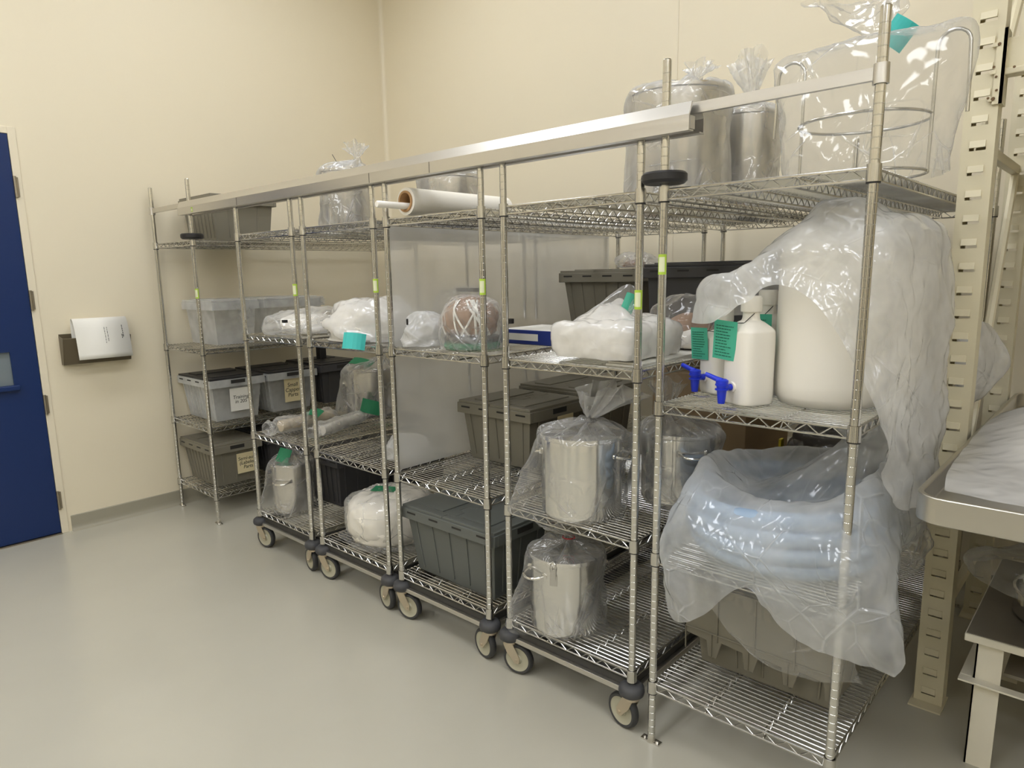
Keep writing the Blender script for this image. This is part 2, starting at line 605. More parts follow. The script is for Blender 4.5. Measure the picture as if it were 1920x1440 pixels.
MB().box((0.006, gl0 - 0.02, gz0 - 0.03), (0.03, gl1 + 0.025, gz0)).build('glazing_ledge', M['door'], door, bevel=0.004)
for hz in (2.14, 1.48, 0.84, 0.22):
    h = MB().cyl((0.012, 0.004, hz - 0.06), (0.012, 0.004, hz + 0.06), 0.009, 12)
    h.box((0.0, -0.002, hz - 0.055), (0.009, 0.022, hz + 0.055))
    h.build('hinge', M['hinge'], door, smooth=40)
struct('trim_3', fr, M['frame_paint'], bevel=0.002)
struct('trim_4', MB().box((WX - 0.13, DY0, 0), (WX + 0.02, DY1, 0.008)), M['hinge'])

# unseen dark doors added to the other walls for the steel to reflect
for i_, (ax, c_) in enumerate((('y', 0.9), ('y', 3.5), ('y', 6.3), ('x', -0.6), ('x', -3.6))):
    db = MB()
    if ax == 'y':
        db.box((c_ - 0.65, YF, 0.01), (c_ + 0.65, YF + 0.04, 2.435))
        db.box((c_ - 0.004, YF + 0.04, 0.05), (c_ + 0.004, YF + 0.05, 2.43))
    else:
        db.box((XR - 0.04, c_ - 0.9, 0.01), (XR, c_ + 0.9, 2.435))
        db.box((XR - 0.05, c_ - 0.004, 0.05), (XR - 0.04, c_ + 0.004, 2.43))
    struct('door_%d' % (i_ + 2), db, M['door_dark'])

# ------------------------------------------------------------------ ceiling lights (the room's lamps)
k = 0
for lx in (1.4, 3.6, 5.8, 8.0):
    for ly in (0.55, -1.5, -3.4, -5.3):
        if ly > 0 and lx > 4:
            continue    # the pallet rack bay stands under this stretch of ceiling
        t = thing('ceiling_light', 'white recessed ceiling light panel over the room', 'ceiling light', (lx, ly, ZC), 0, 'ceiling light panels')
        hb = MB()
        for a, b in (((-0.32, -0.63, -0.03), (-0.29, 0.63, 0)), ((0.29, -0.63, -0.03), (0.32, 0.63, 0)), ((-0.29, -0.63, -0.03), (0.29, -0.6, 0)), ((-0.29, 0.6, -0.03), (0.29, 0.63, 0))):
            hb.box(a, b)
        hb.build('lamp_frame', M['lamp_frame'], t)
        MB().box((-0.29, -0.6, -0.02), (0.29, 0.6, -0.012)).build('diffuser', M['lamp'], t)

# ------------------------------------------------------------------ wire shelving
W_, D_ = 0.565, 1.784      # post spacing across and along a unit


def zigzag(a, b, zlo, zhi, pitch):
    a, b = Vector(a), Vector(b)
    n = max(2, int(round((b - a).length / pitch)))
    pts = []
    for i in range(2 * n + 1):
        p = a.lerp(b, i / (2 * n))
        pts.append((p.x, p.y, zhi if i % 2 else zlo))
    return pts


def shelf_mesh():
    mb = MB()
    hi, lo = 0.010, -0.016
    # surface wires run across the short way
    n = 82
    for i in range(n):
        y = 0.012 + (D_ - 0.024) * i / (n - 1)
        mb.tube([(0.0, y, 0.0135), (W_, y, 0.0135)], 0.0022, 5)
    # edge trusses: two rails joined by a snaking wire
    for x in (0.0, W_):
        for z in (hi, lo):
            mb.tube([(x, 0.012, z), (x, D_ - 0.012, z)], 0.0033, 6)
        mb.tube(zigzag((x, 0.02, 0), (x, D_ - 0.02, 0), lo, hi, 0.062), 0.0022, 5)
    for y in (0.0, D_):
        for z in (hi, lo):
            mb.tube([(0.012, y, z), (W_ - 0.012, y, z)], 0.0035, 6)
        mb.tube(zigzag((0.02, y, 0), (W_ - 0.02, y, 0), lo, hi, 0.062), 0.0024, 5)
    # stiffening trusses under the mat
    for x in (W_ * 0.335, W_ * 0.665):
        mb.tube([(x, 0.0, 0.0085), (x, D_, 0.0085)], 0.003, 5)
        mb.tube([(x, 0.0, -0.017), (x, D_, -0.017)], 0.003, 5)
        mb.tube(zigzag((x, 0.0, 0), (x, D_, 0), -0.017, 0.0085, 0.055), 0.0021, 5)
    # corner collars
    for x in (0, W_):
        for y in (0, D_):
            mb.lathe([(0.0145, -0.022), (0.0178, -0.022), (0.0168, 0.020), (0.0145, 0.020)], 16, (x, y, 0), capb=False, capt=False)
    return mb


def post_mesh(z0, z1):
    prof = [(0.0, z0), (0.0125, z0)]
    z = z0 + 0.0254
    while z < z1 - 0.03:
        prof += [(0.0125, z - 0.0012), (0.0119, z - 0.0005), (0.0119, z + 0.0005), (0.0125, z + 0.0012)]
        z += 0.0254
    prof += [(0.0125, z1 - 0.003), (0.0105, z1), (0.0, z1)]
    return MB().lathe(prof, 24, capb=False, capt=False)




def add_shelf(root, z):
    s = shelf_mesh().build('wire_shelf', M['chrome'], root, smooth=45)
    s.location.z = z
    b = None
    for x in (0, W_):
        for y in (0, D_):
            if b is None:
                b = q = MB().lathe([(0.0135, -0.026), (0.0166, -0.026), (0.0166, -0.022), (0.0135, -0.022)], 16, capb=False, capt=False).build('split_sleeve', M['black'], s, smooth=45)
            else:
                q = b.copy()
                C.objects.link(q)
                q.parent = s
            q.location = (x, y, 0)
    return s


def sticker(root, x, y, z, ang):
    """lime sticker wrapped on a post at local (x, y)."""
    def patch(r, a0, a1, z0, z1):
        vs, fs = [], []
        n = 8
        for i in range(n + 1):
            q = a0 + (a1 - a0) * i / n
            vs += [(x + r * math.cos(q), y + r * math.sin(q), z0), (x + r * math.cos(q), y + r * math.sin(q), z1)]
        for i in range(n):
            fs.append((2 * i, 2 * i + 2, 2 * i + 3, 2 * i + 1))
        return MB().add(vs, fs)
    o = patch(0.0129, ang - 1.3, ang + 1.3, z - 0.03, z + 0.03).build('label_sticker', M['lime'], root, smooth=179)
    patch(0.0131, ang - 0.75, ang + 0.75, z - 0.022, z + 0.022).build('sticker_centre', M['lime_pale'], o, smooth=179)
    return o


def feet(root):
    for x in (0, W_):
        for y in (0, D_):
            mb = MB().lathe([(0.0, 0.0), (0.016, 0.0), (0.016, 0.006), (0.013, 0.012), (0.013, 0.03), (0, 0.03)], 14, (x, y, 0), capb=False, capt=False)
            mb.box((x - 0.035, y - 0.012, 0.0), (x + 0.035, y + 0.012, 0.006))
            mb.cyl((x - 0.024, y, 0.004), (x - 0.024, y, 0.012), 0.006, 8)
            mb.cyl((x + 0.024, y, 0.004), (x + 0.024, y, 0.012), 0.006, 8)
            mb.build('foot_plate', M['steel_dull'], root, smooth=40)


HT = 2.185
ZT, ZB = 1.972, 0.183


def stationary(label, x, levels):
    root = thing('wire_shelf_unit', label, 'shelf unit', (x, 0, 0), 0, 'chrome wire shelf units in the row')
    p0 = None
    for px in (0, W_):
        for py in (0, D_):
            if p0 is None:
                p = p0 = post_mesh(0.012, HT).build('post', M['post'], root, smooth=18)
            else:
                p = p0.copy()
                C.objects.link(p)
                p.parent = root
            p.location = (px, py, 0)
    feet(root)
    s0 = None
    for z in levels:
        if s0 is None:
            s0 = add_shelf(root, z)
        else:
            s = copy_tree(s0, root)
            s.location.z = z
    return root


u1 = stationary('fixed wire shelf unit against the left wall, holding clear bins and labelled totes', 0.0, (0.185, 0.63, 1.137, 1.812))
u2 = stationary('fixed wire shelf unit nearest the camera, holding the white carboys', 3.788, (0.208, 0.666, 1.166, 1.812))


def disc(root, x, y, z):
    MB().lathe([(0.014, -0.016), (0.058, -0.016), (0.066, -0.008), (0.066, 0.010), (0.060, 0.016), (0.014, 0.016)], 32, (x, y, z), capb=False, capt=False).build('bumper_disc', M['black'], root, smooth=40)


MB().box((0.012, 0.02, 1.8280), (W_ - 0.012, D_ - 0.02, 1.8295)).build('shelf_liner', M['liner'], u2)
disc(u1, W_, 0, 1.846)
disc(u2, 0, 0, 1.856)
sticker(u2, 0, 0, 1.606, math.radians(-75))
sticker(u1, W_, 0, 1.50, math.radians(-60))


def make_mobile(label, x):
    root = thing('rolling_shelf_unit', label, 'shelf unit', (x, 0, 0), 0, 'chrome wire shelf units in the row')
    p0 = None
    for px in (0, W_):
        for py in (0, D_):
            if p0 is None:
                p = p0 = post_mesh(ZB - 0.002, ZT + 0.02).build('post', M['post'], root, smooth=18)
            else:
                p = p0.copy()
                C.objects.link(p)
                p.parent = root
            p.location = (px, py, 0)
    s0 = add_shelf(root, 0.214)
    for z in (0.687, 1.262, 1.814):
        s = copy_tree(s0, root)
        s.location.z = z
    # dolly frame: bright outer channel with a dark inner web
    fm = MB()
    zf0, zf1 = 0.140, 0.160
    fm.box((0.03, -0.014, zf0), (W_ - 0.03, 0.006, zf1))
    fm.box((0.03, D_ - 0.006, zf0), (W_ - 0.03, D_ + 0.014, zf1))
    fm.box((-0.014, 0.03, zf0), (0.006, D_ - 0.03, zf1))
    fm.box((W_ - 0.006, 0.03, zf0), (W_ + 0.014, D_ - 0.03, zf1))
    fm.build('dolly_frame', M['alu'], root, bevel=0.003)
    wb = MB()
    wb.box((0.02, 0.006, 0.150), (W_ - 0.02, 0.04, 0.186))
    wb.box((0.02, D_ - 0.04, 0.150), (W_ - 0.02, D_ - 0.006, 0.186))
    wb.box((0.006, 0.04, 0.150), (0.03, D_ - 0.04, 0.186))
    wb.box((W_ - 0.03, 0.04, 0.150), (W_ - 0.006, D_ - 0.04, 0.186))
    wb.build('dolly_web', M['frame_dark'], root)
    for px in (0, W_):
        for py in (0, D_):
            MB().lathe([(0.0, 0.136), (0.03, 0.136), (0.043, 0.146), (0.0455, 0.158), (0.043, 0.172), (0.032, 0.182), (0.0, 0.182)], 28, (px, py, 0), capb=False, capt=False).build('donut_bumper', M['rubber'], root, smooth=60)
    for px, py, rz in ((0, 0, 0.25), (W_, 0, 2.95), (0, D_, 0.4), (W_, D_, 2.8)):
        # caster local frame: axle along y, trail along +x
        cs = MB()
        cs.lathe([(0.0, 0.126), (0.028, 0.126), (0.028, 0.137), (0, 0.137)], 16, capb=False, capt=False)
        for sy in (-1, 1):
            ya, yb = sy * 0.019, sy * 0.0225
            poly = [(-0.022, 0.128), (0.022, 0.128), (0.050, 0.075), (0.047, 0.052), (0.030, 0.050), (-0.006, 0.092)]
            cs.prism(poly, 'y', min(ya, yb), max(ya, yb))
        cs.cyl((0.036, -0.027, 0.0645), (0.036, 0.027, 0.0645), 0.006, 10)
        c = cs.build('caster', M['fork'], root, smooth=35)
        c.location = (px, py, 0)
        c.rotation_euler = (0, 0, rz)
        ty = MB()
        ty.lathe([(0.050, -0.0135), (0.058, -0.0150), (0.0635, -0.009), (0.0645, 0.0), (0.0635, 0.009), (0.058, 0.0150), (0.050, 0.0135)], 36, (0.036, 0, 0.0645), 'y', capb=False, capt=False)
        ty.build('tyre', M['tyre'], c, smooth=40)
        hb = MB()
        hb.lathe([(0.0, -0.015), (0.016, -0.015), (0.020, -0.009), (0.042, -0.009), (0.0505, -0.013), (0.0505, 0.013), (0.042, 0.009), (0.020, 0.009), (0.016, 0.015), (0.0, 0.015)], 32, (0.036, 0, 0.0645), 'y', capb=False, capt=False)
        hb.build('wheel_hub', M['hub'], c, smooth=30)
    return root


MX = (1.140, 1.808, 2.465, 3.142)
m1 = make_mobile('rolling wire shelf unit beside the open aisle, bagged pot on its bottom shelf', MX[0])
m2 = copy_tree(m1)
m3 = copy_tree(m1)
m4 = copy_tree(m1)
for o, x, lb in ((m2, MX[1], 'rolling wire shelf unit with the round white bundle on its bottom shelf'),
                 (m3, MX[2], 'rolling wire shelf unit hung with a clear plastic sheet under a film roll'),
                 (m4, MX[3], 'rolling wire shelf unit with two bagged steel pots one above the other')):
    o.location.x = x
    o['label'] = lb
sticker(m1, W_, 0, 1.525, math.radians(-60))
sticker(m2, W_, 0, 1.545, math.radians(-60))
sticker(m3, W_, 0, 1.54, math.radians(-65))
sticker(m4, W_, 0, 1.50, math.radians(-75))

# ------------------------------------------------------------------ overhead track
tr = thing('overhead_track', 'long aluminium overhead track joining the tops of the shelf units', 'track', (0, 0, 1.972))
tm = MB()
X0, X1 = 0.50, 3.885
sec = [(-0.046, 0.0), (-0.018, 0.0), (-0.018, 0.004), (-0.041, 0.004), (-0.041, 0.042), (-0.026, 0.075), (-0.026, 0.079), (-0.031, 0.079), (-0.046, 0.043)]
tm.prism(sec, 'x', X0, X1)
tm.prism([(-y, z) for y, z in sec], 'x', X0, X1)
tm.build('rail', M['alu'], tr)
for xa in (1.25, 2.42, 2.80):
    MB().box((xa, -0.0465, 0.002), (xa + 0.003, -0.0458, 0.042)).build('rail_joint', M['frame_dark'], tr)
MB().box((X1 - 0.002, -0.040, 0.005), (X1 + 0.002, -0.0145, 0.040)).build('end_cap', M['alu'], tr)
for xa, xb in ((-0.0, 0.53), (3.86, 4.353)):
    eb = MB()
    if xa < 1:
        eb.box((0.018, -0.008, 0.050), (0.552, 0.008, 0.079))
        eb.lathe([(0.0142, 0.040), (0.0185, 0.040), (0.0175, 0.086), (0.0142, 0.086)], 16, (0, 0, 0), capb=False, capt=False)
    else:
        eb.box((3.803, -0.008, 0.050), (4.337, 0.008, 0.079))
        eb.lathe([(0.0142, 0.040), (0.0185, 0.040), (0.0175, 0.086), (0.0142, 0.086)], 16, (4.353, 0, 0), capb=False, capt=False)
    eb.build('end_bar', M['alu'], tr, smooth=35)
s_ = MB().box((0.688, -0.0466, 0.008), (0.712, -0.0461, 0.034)).build('label_sticker', M['lime'], tr)
MB().box((0.692, -0.0470, 0.012), (0.708, -0.0466, 0.026)).build('sticker_centre', M['lime_pale'], s_)


# ------------------------------------------------------------------ totes
def tote(name, label, x0, x1, y0, y1, z, h, m, lid='flaps', lm=None, ribs=(6, 4), taper=0.035, group=None, open_flap=False, cat='storage tote'):
    """Stackable attached-lid tote. x0..y1 are the outer rim; the body narrows downwards."""
    cx, cy = (x0 + x1) / 2, (y0 + y1) / 2
    T = thing(name, label, cat, (cx, cy, z), 0, group)
    a, b = (x1 - x0) / 2, (y1 - y0) / 2
    rim = 0.018
    at, bt = a - rim, b - rim
    ab, bb = at - taper, bt - taper
    hz = h - 0.012
    clear = m.name.startswith('clear')
    mb = MB()
    if clear:
        mb.add([(-ab, -bb, 0), (ab, -bb, 0), (ab, bb, 0), (-ab, bb, 0), (-at, -bt, hz), (at, -bt, hz), (at, bt, hz), (-at, bt, hz)],
               [(0, 3, 2, 1), (0, 1, 5, 4), (1, 2, 6, 5), (2, 3, 7, 6), (3, 0, 4, 7)])
    else:
        mb.hexa([(-ab, -bb, 0), (ab, -bb, 0), (ab, bb, 0), (-ab, bb, 0), (-at, -bt, hz), (at, -bt, hz), (at, bt, hz), (-at, bt, hz)])

    def rib(axis, t, sgn, wd=0.004, dp=0.005, zlo=0.02):
        f = zlo / hz
        for_top, for_bot = hz - 0.05, zlo
        def pt(s, out, zz):
            q = zz / hz
            A, B = ab + (at - ab) * q, bb + (bt - bb) * q
            if axis == 'x':
                return (t * A / at + s, sgn * (B + out), zz)
            return (sgn * (A + out), t * B / bt + s, zz)
        p = [pt(-wd, -0.001, for_bot), pt(wd, -0.001, for_bot), pt(wd, dp, for_bot), pt(-wd, dp, for_bot),
             pt(-wd, -0.001, for_top), pt(wd, -0.001, for_top), pt(wd, dp, for_top), pt(-wd, dp, for_top)]
        mb.hexa(p)
    for sgn in (-1, 1):
        for i in range(ribs[0]):
            rib('x', -at + 2 * at * (i + 0.5) / ribs[0], sgn)
        for i in range(ribs[1]):
            rib('y', -bt + 2 * bt * (i + 0.5) / ribs[1], sgn)
    # rim band
    zr0, zr1 = h - 0.060, h - 0.010
    for A, B in (((-a, -b), (a, -b + 0.022)), ((-a, b - 0.022), (a, b)), ((-a, -b + 0.022), (-a + 0.022, b - 0.022)), ((a - 0.022, -b + 0.022), (a, b - 0.022))):
        mb.box((A[0], A[1], zr0), (B[0], B[1], zr1))
    mb.build('body', m, T, bevel=0.004 if not clear else 0.0)
    # dark slots along the rim
    for sgn in (() if cat == 'storage bin' else (-1, 1)):
        for i in range(4):
            xx = -a + 2 * a * (i + 0.5) / 4
            MB().box((xx - 0.028, sgn * b - 0.0012, zr1 - 0.022), (xx + 0.028, sgn * b + 0.0012, zr1 - 0.014)).build('rim_slot', M['slot'], T)
        MB().box((sgn * a - 0.0012, -0.05, zr1 - 0.030), (sgn * a + 0.0012, 0.05, zr1 - 0.006)).build('hand_hold', M['slot'], T)
    if lid == 'flaps':
        lm = lm or m
        # two hinged flaps whose fingers mesh along the middle
        nf = 6
        edge = []
        for i in range(nf + 1):
            yy = -b + 0.006 + (2 * b - 0.012) * i / nf
            edge.append((0.022 if i % 2 else -0.022, yy))
        zz = []
        for i in range(len(edge) - 1):
            (xa, ya), (xb, yb) = edge[i], edge[i + 1]
            zz += [(xa, ya), (xa, ya + (yb - ya) * 0.55), (xb, ya + (yb - ya) * 0.75)]
        zz.append(edge[-1])
        pl = [(-a + 0.006, b - 0.006), (-a + 0.006, -b + 0.006)] + [(p - 0.0012, q) for p, q in zz]
        pr = [(a - 0.006, -b + 0.006), (a - 0.006, b - 0.006)] + [(p + 0.0012, q) for p, q in reversed(zz)]
        for pg in (pl, pr):
            f = MB().prism(pg, 'z', h - 0.010, h + 0.002)
            sx = -1 if pg is pl else 1
            f.box((min(sx * 0.06, sx * (a - 0.07)), -b + 0.05, h), (max(sx * 0.06, sx * (a - 0.07)), b - 0.05, h + 0.007))
            f.build('lid_flap', lm, T, bevel=0.0015)
    elif lid == 'flat':
        f = MB().box((-a + 0.005, -b + 0.005, h - 0.010), (a - 0.005, b - 0.005, h + 0.004))
        f.box((-a + 0.04, -b + 0.04, h + 0.003), (a - 0.04, b - 0.04, h + 0.010))
        f.build('lid', lm or m, T, bevel=0.003)
    return T


def paper_label(T, face, size, centre, lines, m, ink, tsize):
    """sheet stuck on the +X face of a tote, with handwriting."""
    x, y, z = centre
    hw, hh = size[0] / 2, size[1] / 2
    o = MB().box((x, y - hw, z - hh), (x + 0.0012, y + hw, z + hh)).build('paper_label', m, T)
    text('handwriting', lines, tsize, ink, o, (x + 0.0016, y, z), (PI / 2, 0, PI / 2))
    return o


GT = 'totes on the fixed shelf unit'
t = tote('storage_tote', 'grey lidded tote with handwritten cream label, on the bottom shelf by the left wall', -0.03, 0.465, 0.035, 0.40, 0.203, 0.29, M['tote'], ribs=(9, 3), taper=0.03)
paper_label(t, 'x', (0.155, 0.14), (0.2275, 0.075, 0.135), 'Semi-auto\n(Labeler)\nParts', M['paper_cream'], M['ink'], 0.034)
t = tote('storage_tote', 'dark tote behind the one with the cream label, bottom shelf by the left wall', -0.02, 0.465, 0.44, 0.82, 0.203, 0.29, M['tote_black'], ribs=(9, 3), taper=0.03)
t = tote('storage_tote', 'clear tote with black flap lid and white handwritten label', -0.03, 0.47, 0.065, 0.455, 0.648, 0.29, M['tote_clear'], lm=M['black'], ribs=(9, 0), taper=0.03)
paper_label(t, 'x', (0.15, 0.155), (0.2265, 0.02, 0.135), 'Training\nin 205', M['paper'], M['ink'], 0.034)
t = tote('storage_tote', 'clear tote with black flap lid and cream label reading Small', -0.03, 0.47, 0.48, 0.87, 0.648, 0.29, M['tote_clear'], lm=M['black'], ribs=(9, 0), taper=0.03)
paper_label(t, 'x', (0.13, 0.17), (0.2265, 0.0, 0.145), 'Small\nCapper\nParts', M['paper_cream'], M['ink'], 0.040)
t = tote('storage_tote', 'dark grey tote with black lid, third on the shelf with the clear totes', -0.03, 0.47, 0.90, 1.29, 0.648, 0.30, M['tote_black'], lm=M['black'], ribs=(9, 3), taper=0.03)
MB().box((-0.06, -0.03, 0.308), (-0.005, 0.03, 0.40)).build('latch_block', M['black'], t, bevel=0.005)
t = tote('storage_tote', 'grey ribbed tote on the top shelf, half behind the overhead track', 0.01, 0.485, 0.17, 0.63, 1.830, 0.29, M['tote'], ribs=(8, 2), taper=0.025)
tote('storage_bin', 'clear plastic bin in front of another, third shelf against the left wall', 0.0, 0.46, 0.13, 0.46, 1.155, 0.29, M['bin_clear'], 'flat', M['bin_clear'], ribs=(0, 0), taper=0.02, cat='storage bin')
tote('storage_bin', 'clear plastic bin behind another clear bin, beside the white bags', 0.0, 0.46, 0.50, 0.98, 1.155, 0.29, M['bin_clear'], 'flat', M['bin_clear'], ribs=(0, 0), taper=0.02, cat='storage bin')
tote('storage_tote', 'black tote behind the small bagged pot on the bottom shelf', 1.155, 1.525, 0.30, 0.70, 0.231, 0.31, M['tote_black'], ribs=(6, 4), taper=0.02)
tote('storage_tote', 'black tote farther back behind the round white bundle', 1.155, 1.525, 0.74, 1.20, 0.231, 0.31, M['tote_black'], ribs=(6, 4), taper=0.02)
tote('storage_tote', 'slate grey tote on the bottom shelf beside the white bundle', 2.452, 3.045, 0.019, 0.405, 0.231, 0.318, M['tote_cool'], 'flaps', ribs=(5, 3), taper=0.035)
t = tote('storage_tote', 'grey lidded tote on the middle shelf behind the bagged steel pot', 2.475, 2.94, 0.375, 0.80, 0.704, 0.285, M['tote'], ribs=(5, 3), taper=0.028)
MB().box((0.2335, -0.02, 0.13), (0.2347, 0.10, 0.23)).build('paper_label', M['paper_cream'], t)
tote('storage_tote', 'grey tote behind the lidded tote on the sheet-hung unit', 2.475, 2.94, 0.83, 1.27, 0.704, 0.305, M['tote'], ribs=(5, 3), taper=0.028)
tote('storage_tote', 'grey tote with a small bag on its lid, below the top shelf', 2.52, 3.02, 1.12, 1.62, 1.279, 0.315, M['tote'], ribs=(6, 4), taper=0.035)
tote('storage_tote', 'charcoal tote on the upper shelf behind the bagged carboys', 3.13, 3.69, 0.97, 1.42, 1.279, 0.335, M['tote_black'], 'flat', ribs=(0, 0), taper=0.012)
t = tote('storage_tote', 'grey tote with an open toothed lid, bottom shelf under the blue hose bag', 3.80, 4.335, 0.185, 0.62, 0.224, 0.33, M['tote'], 'none', ribs=(5, 3), taper=0.03)
# its lid flap hangs open along the front, fingers down
fl = MB()
wd = 0.51
prof = [(-wd / 2, 0.0), (wd / 2, 0.0)]
n = 4
for i in range(n):
    x = wd / 2 - wd * i / n
    q = wd / n
    prof += [(x, -0.212), (x - 0.10 * q, -0.262), (x - 0.34 * q, -0.262), (x - 0.40 * q, -0.205), (x - q * 0.97, -0.198)]
prof.append((-wd / 2, -0.19))
fl.prism(prof, 'y', -0.232, -0.224)
for i in range(n + 1):
    x = -wd / 2 + wd * i / n
    fl.box((max(-wd / 2, x - 0.013), -0.238, -0.20), (max(-wd / 2, x - 0.008), -0.231, -0.005))
    fl.box((max(-wd / 2, x - 0.032), -0.238, -0.258), (max(-wd / 2 + 0.004, x - 0.028), -0.231, -0.175))
fl.box((-wd / 2, -0.237, -0.176), (wd / 2, -0.231, -0.170))
f = fl.build('open_lid_flap', M['tote'], t, bevel=0.002)
f.location.z = 0.325
f.rotation_euler = (0.03, 0, 0)

# brown carton
t = thing('cardboard_box', 'plain brown cardboard box below the middle wire shelf', 'box', (3.43, 1.22, 0.704))
MB().box((-0.23, -0.25, 0), (0.23, 0.25, 0.42)).build('box_body', M['card'], t, bevel=0.003)
MB().box((-0.23, -0.025, 0.4202), (0.23, 0.025, 0.421)).build('sealing_tape', M['paper_cream'], t)


# ------------------------------------------------------------------ steel pots in bags
def pot(name, label, x, y, z, r, h, handles=(), latches=(), bag=None, group=None, tags=(), m='steel', lidded=True):
    T = thing(name, label, 'pot', (x, y, z), 0, group)
    mb = MB().lathe([(0, 0), (r - 0.012, 0), (r - 0.002, 0.010), (r, 0.02), (r, h - 0.012), (r + 0.004, h - 0.008), (r + 0.004, h), (r - 0.004, h), (r - 0.006, 0.03), (0, 0.03)], 56, capb=False, capt=False)
    mb.build('body', M[m], T, smooth=35)
    if lidded:
        MB().lathe([(0, h + 0.014), (r * 0.75, h + 0.012), (r - 0.012, h + 0.008), (r + 0.007, h + 0.006), (r + 0.007, h - 0.008), (r + 0.005, h - 0.008), (r + 0.005, h + 0.001), (0, h + 0.001)], 56, capb=False, capt=False).build('lid', M[m], T, smooth=35)
    for (a, hz) in handles:
        q = math.radians(a)
        pts = []
        for i in range(13):
            s = -1 + 2 * i / 12
            out = r - 0.003 + 0.042 * (1 - abs(s) ** 2.6)
            aa = q + s * 0.055 / r
            pts.append((out * math.cos(aa), out * math.sin(aa), h * hz - 0.012 * (1 - s * s)))
        hb = MB().tube(pts, 0.0052, 8)
        for s in (-1, 1):
            aa = q + s * 0.055 / r
            c = Vector((r * math.cos(aa), r * math.sin(aa), h * hz))
            hb.lathe([(0.0, -0.004), (0.013, -0.003), (0.011, 0.004), (0, 0.005)], 12, tuple(c), 'y' if abs(math.sin(aa)) > 0.7 else 'x', capb=False, capt=False)
        hb.build('handle', M[m], T, smooth=45)
    for a in latches:
        q = math.radians(a)
        lb = MB()
        lb.box((r - 0.003, -0.014, h - 0.085), (r + 0.006, 0.014, h - 0.045))
        lb.box((r + 0.004, -0.010, h - 0.060), (r + 0.010, 0.010, h - 0.020))
        lb.tube([(r + 0.010, -0.010, h - 0.03), (r + 0.012, -0.010, h + 0.004), (r + 0.006, 0.0, h + 0.012), (r + 0.012, 0.010, h + 0.004), (r + 0.010, 0.010, h - 0.03)], 0.002, 6)
        o = lb.build('latch', M['chrome'], T, smooth=40)
        o.rotation_euler = (0, 0, q)
    if bag:
        pot_bag(T, r, h, **bag)
    return T


def pot_bag(T, r, h, film_m='film', neck=(0, 0, 0.07), tuft=0.10, tr=0.07, tdir=(0, 0), seed=3, loose=0.012, skirt=0.03, lobes=(), top_lobes=(), amp=0.009, tie=True, drop=0.0, tuft_m='film_mid'):
    nx, ny, nz = neck
    R = []
    R.append(oval(0, 0, 0.004 - drop, r + skirt, jit=0.06, seed=seed, lobes=lobes))
    R.append(oval(0, 0, h * 0.22, r + loose + skirt * 0.4, jit=0.03, seed=seed + 1, lobes=[(a, wd, d * 0.85, 0) for a, wd, d, zz in lobes]))
    R.append(oval(0, 0, h * 0.62, r + loose, jit=0.02, seed=seed + 2, lobes=[(a, wd, d * 0.45, 0) for a, wd, d, zz in lobes]))
    R.append(oval(0, 0, h * 0.96, r + loose * 1.1 + 0.008, jit=0.015, seed=seed + 3, lobes=top_lobes))
    R.append(oval(nx * 0.15, ny * 0.15, h + 0.022, r * 0.90, jit=0.02, seed=seed + 4))
    R.append(oval(nx * 0.6, ny * 0.6, h + 0.03 + nz * 0.25, r * 0.42, jit=0.03, seed=seed + 5))
    R.append(oval(nx, ny, h + 0.02 + nz, 0.022, jit=0.1, seed=seed + 6))
    R.append(oval(nx, ny, h + 0.035 + nz, 0.020, jit=0.1, seed=seed + 7))
    pn = 40
    R2_ = []
    for i, ring in enumerate(R):
        big = cr(np.array(ring), pn, True)
        if 3 <= i <= 6:
            c_ = big.mean(axis=0)
            q_ = np.arange(pn) * 2 * PI / pn
            pl_ = 0.010 * np.sin(10 * q_ + seed) + 0.006 * np.sin(15 * q_ + 2.1 * seed)
            f_ = (0.35, 0.9, 1.0, 0.25)[i - 3]
            big[:, 2] += pl_ * f_
        R2_.append(big)
    R = R2_
    o = loft('plastic_bag', T, R, M[film_m], 64, 160, amp, seed, amps=[1, 1, 0.8, 0.5, 0.5, 0.6, 0.25, 0.25])
    # gathered end above the tie: pleats fanning out of the neck
    rg = np.random.default_rng(seed + 40)
    ph = rg.uniform(0, 6.28, 4)
    G = []
    nn = 56
    for i, f in enumerate((0.0, 0.12, 0.35, 0.65, 1.0)):
        ring = []
        rad = 0.019 + (tr - 0.019) * f ** 0.8
        for k in range(nn):
            q = 2 * PI * k / nn
            pl = math.sin(9 * q + ph[0]) * 0.22 + math.sin(14 * q + ph[1]) * 0.12
            fl_ = 1 + 0.30 * f * math.sin(2 * q + ph[2]) + pl * (0.5 + 0.5 * f)
            zz = tuft * f * (1 + 0.22 * math.sin(2 * q + ph[3]) * f + 0.08 * math.sin(7 * q + ph[1]) * f)
            ring.append((nx + tdir[0] * f + rad * fl_ * math.cos(q), ny + tdir[1] * f + rad * fl_ * 0.7 * math.sin(q), h + 0.035 + nz + zz))
        G.append(ring)
    loft('bag_end', T, G, M[tuft_m], 26, 168, 0.004, seed + 5, base=24)
    if tie:
        pts = [(nx + 0.023 * math.cos(q), ny + 0.023 * math.sin(q), h + 0.028 + nz) for q in np.linspace(0, 2 * PI, 15)]
        pts += [(nx + 0.05, ny - 0.03, h + 0.045 + nz)]
        MB().tube(pts, 0.0022, 6).build('twist_tie', M['red'], T, smooth=60)
    return o


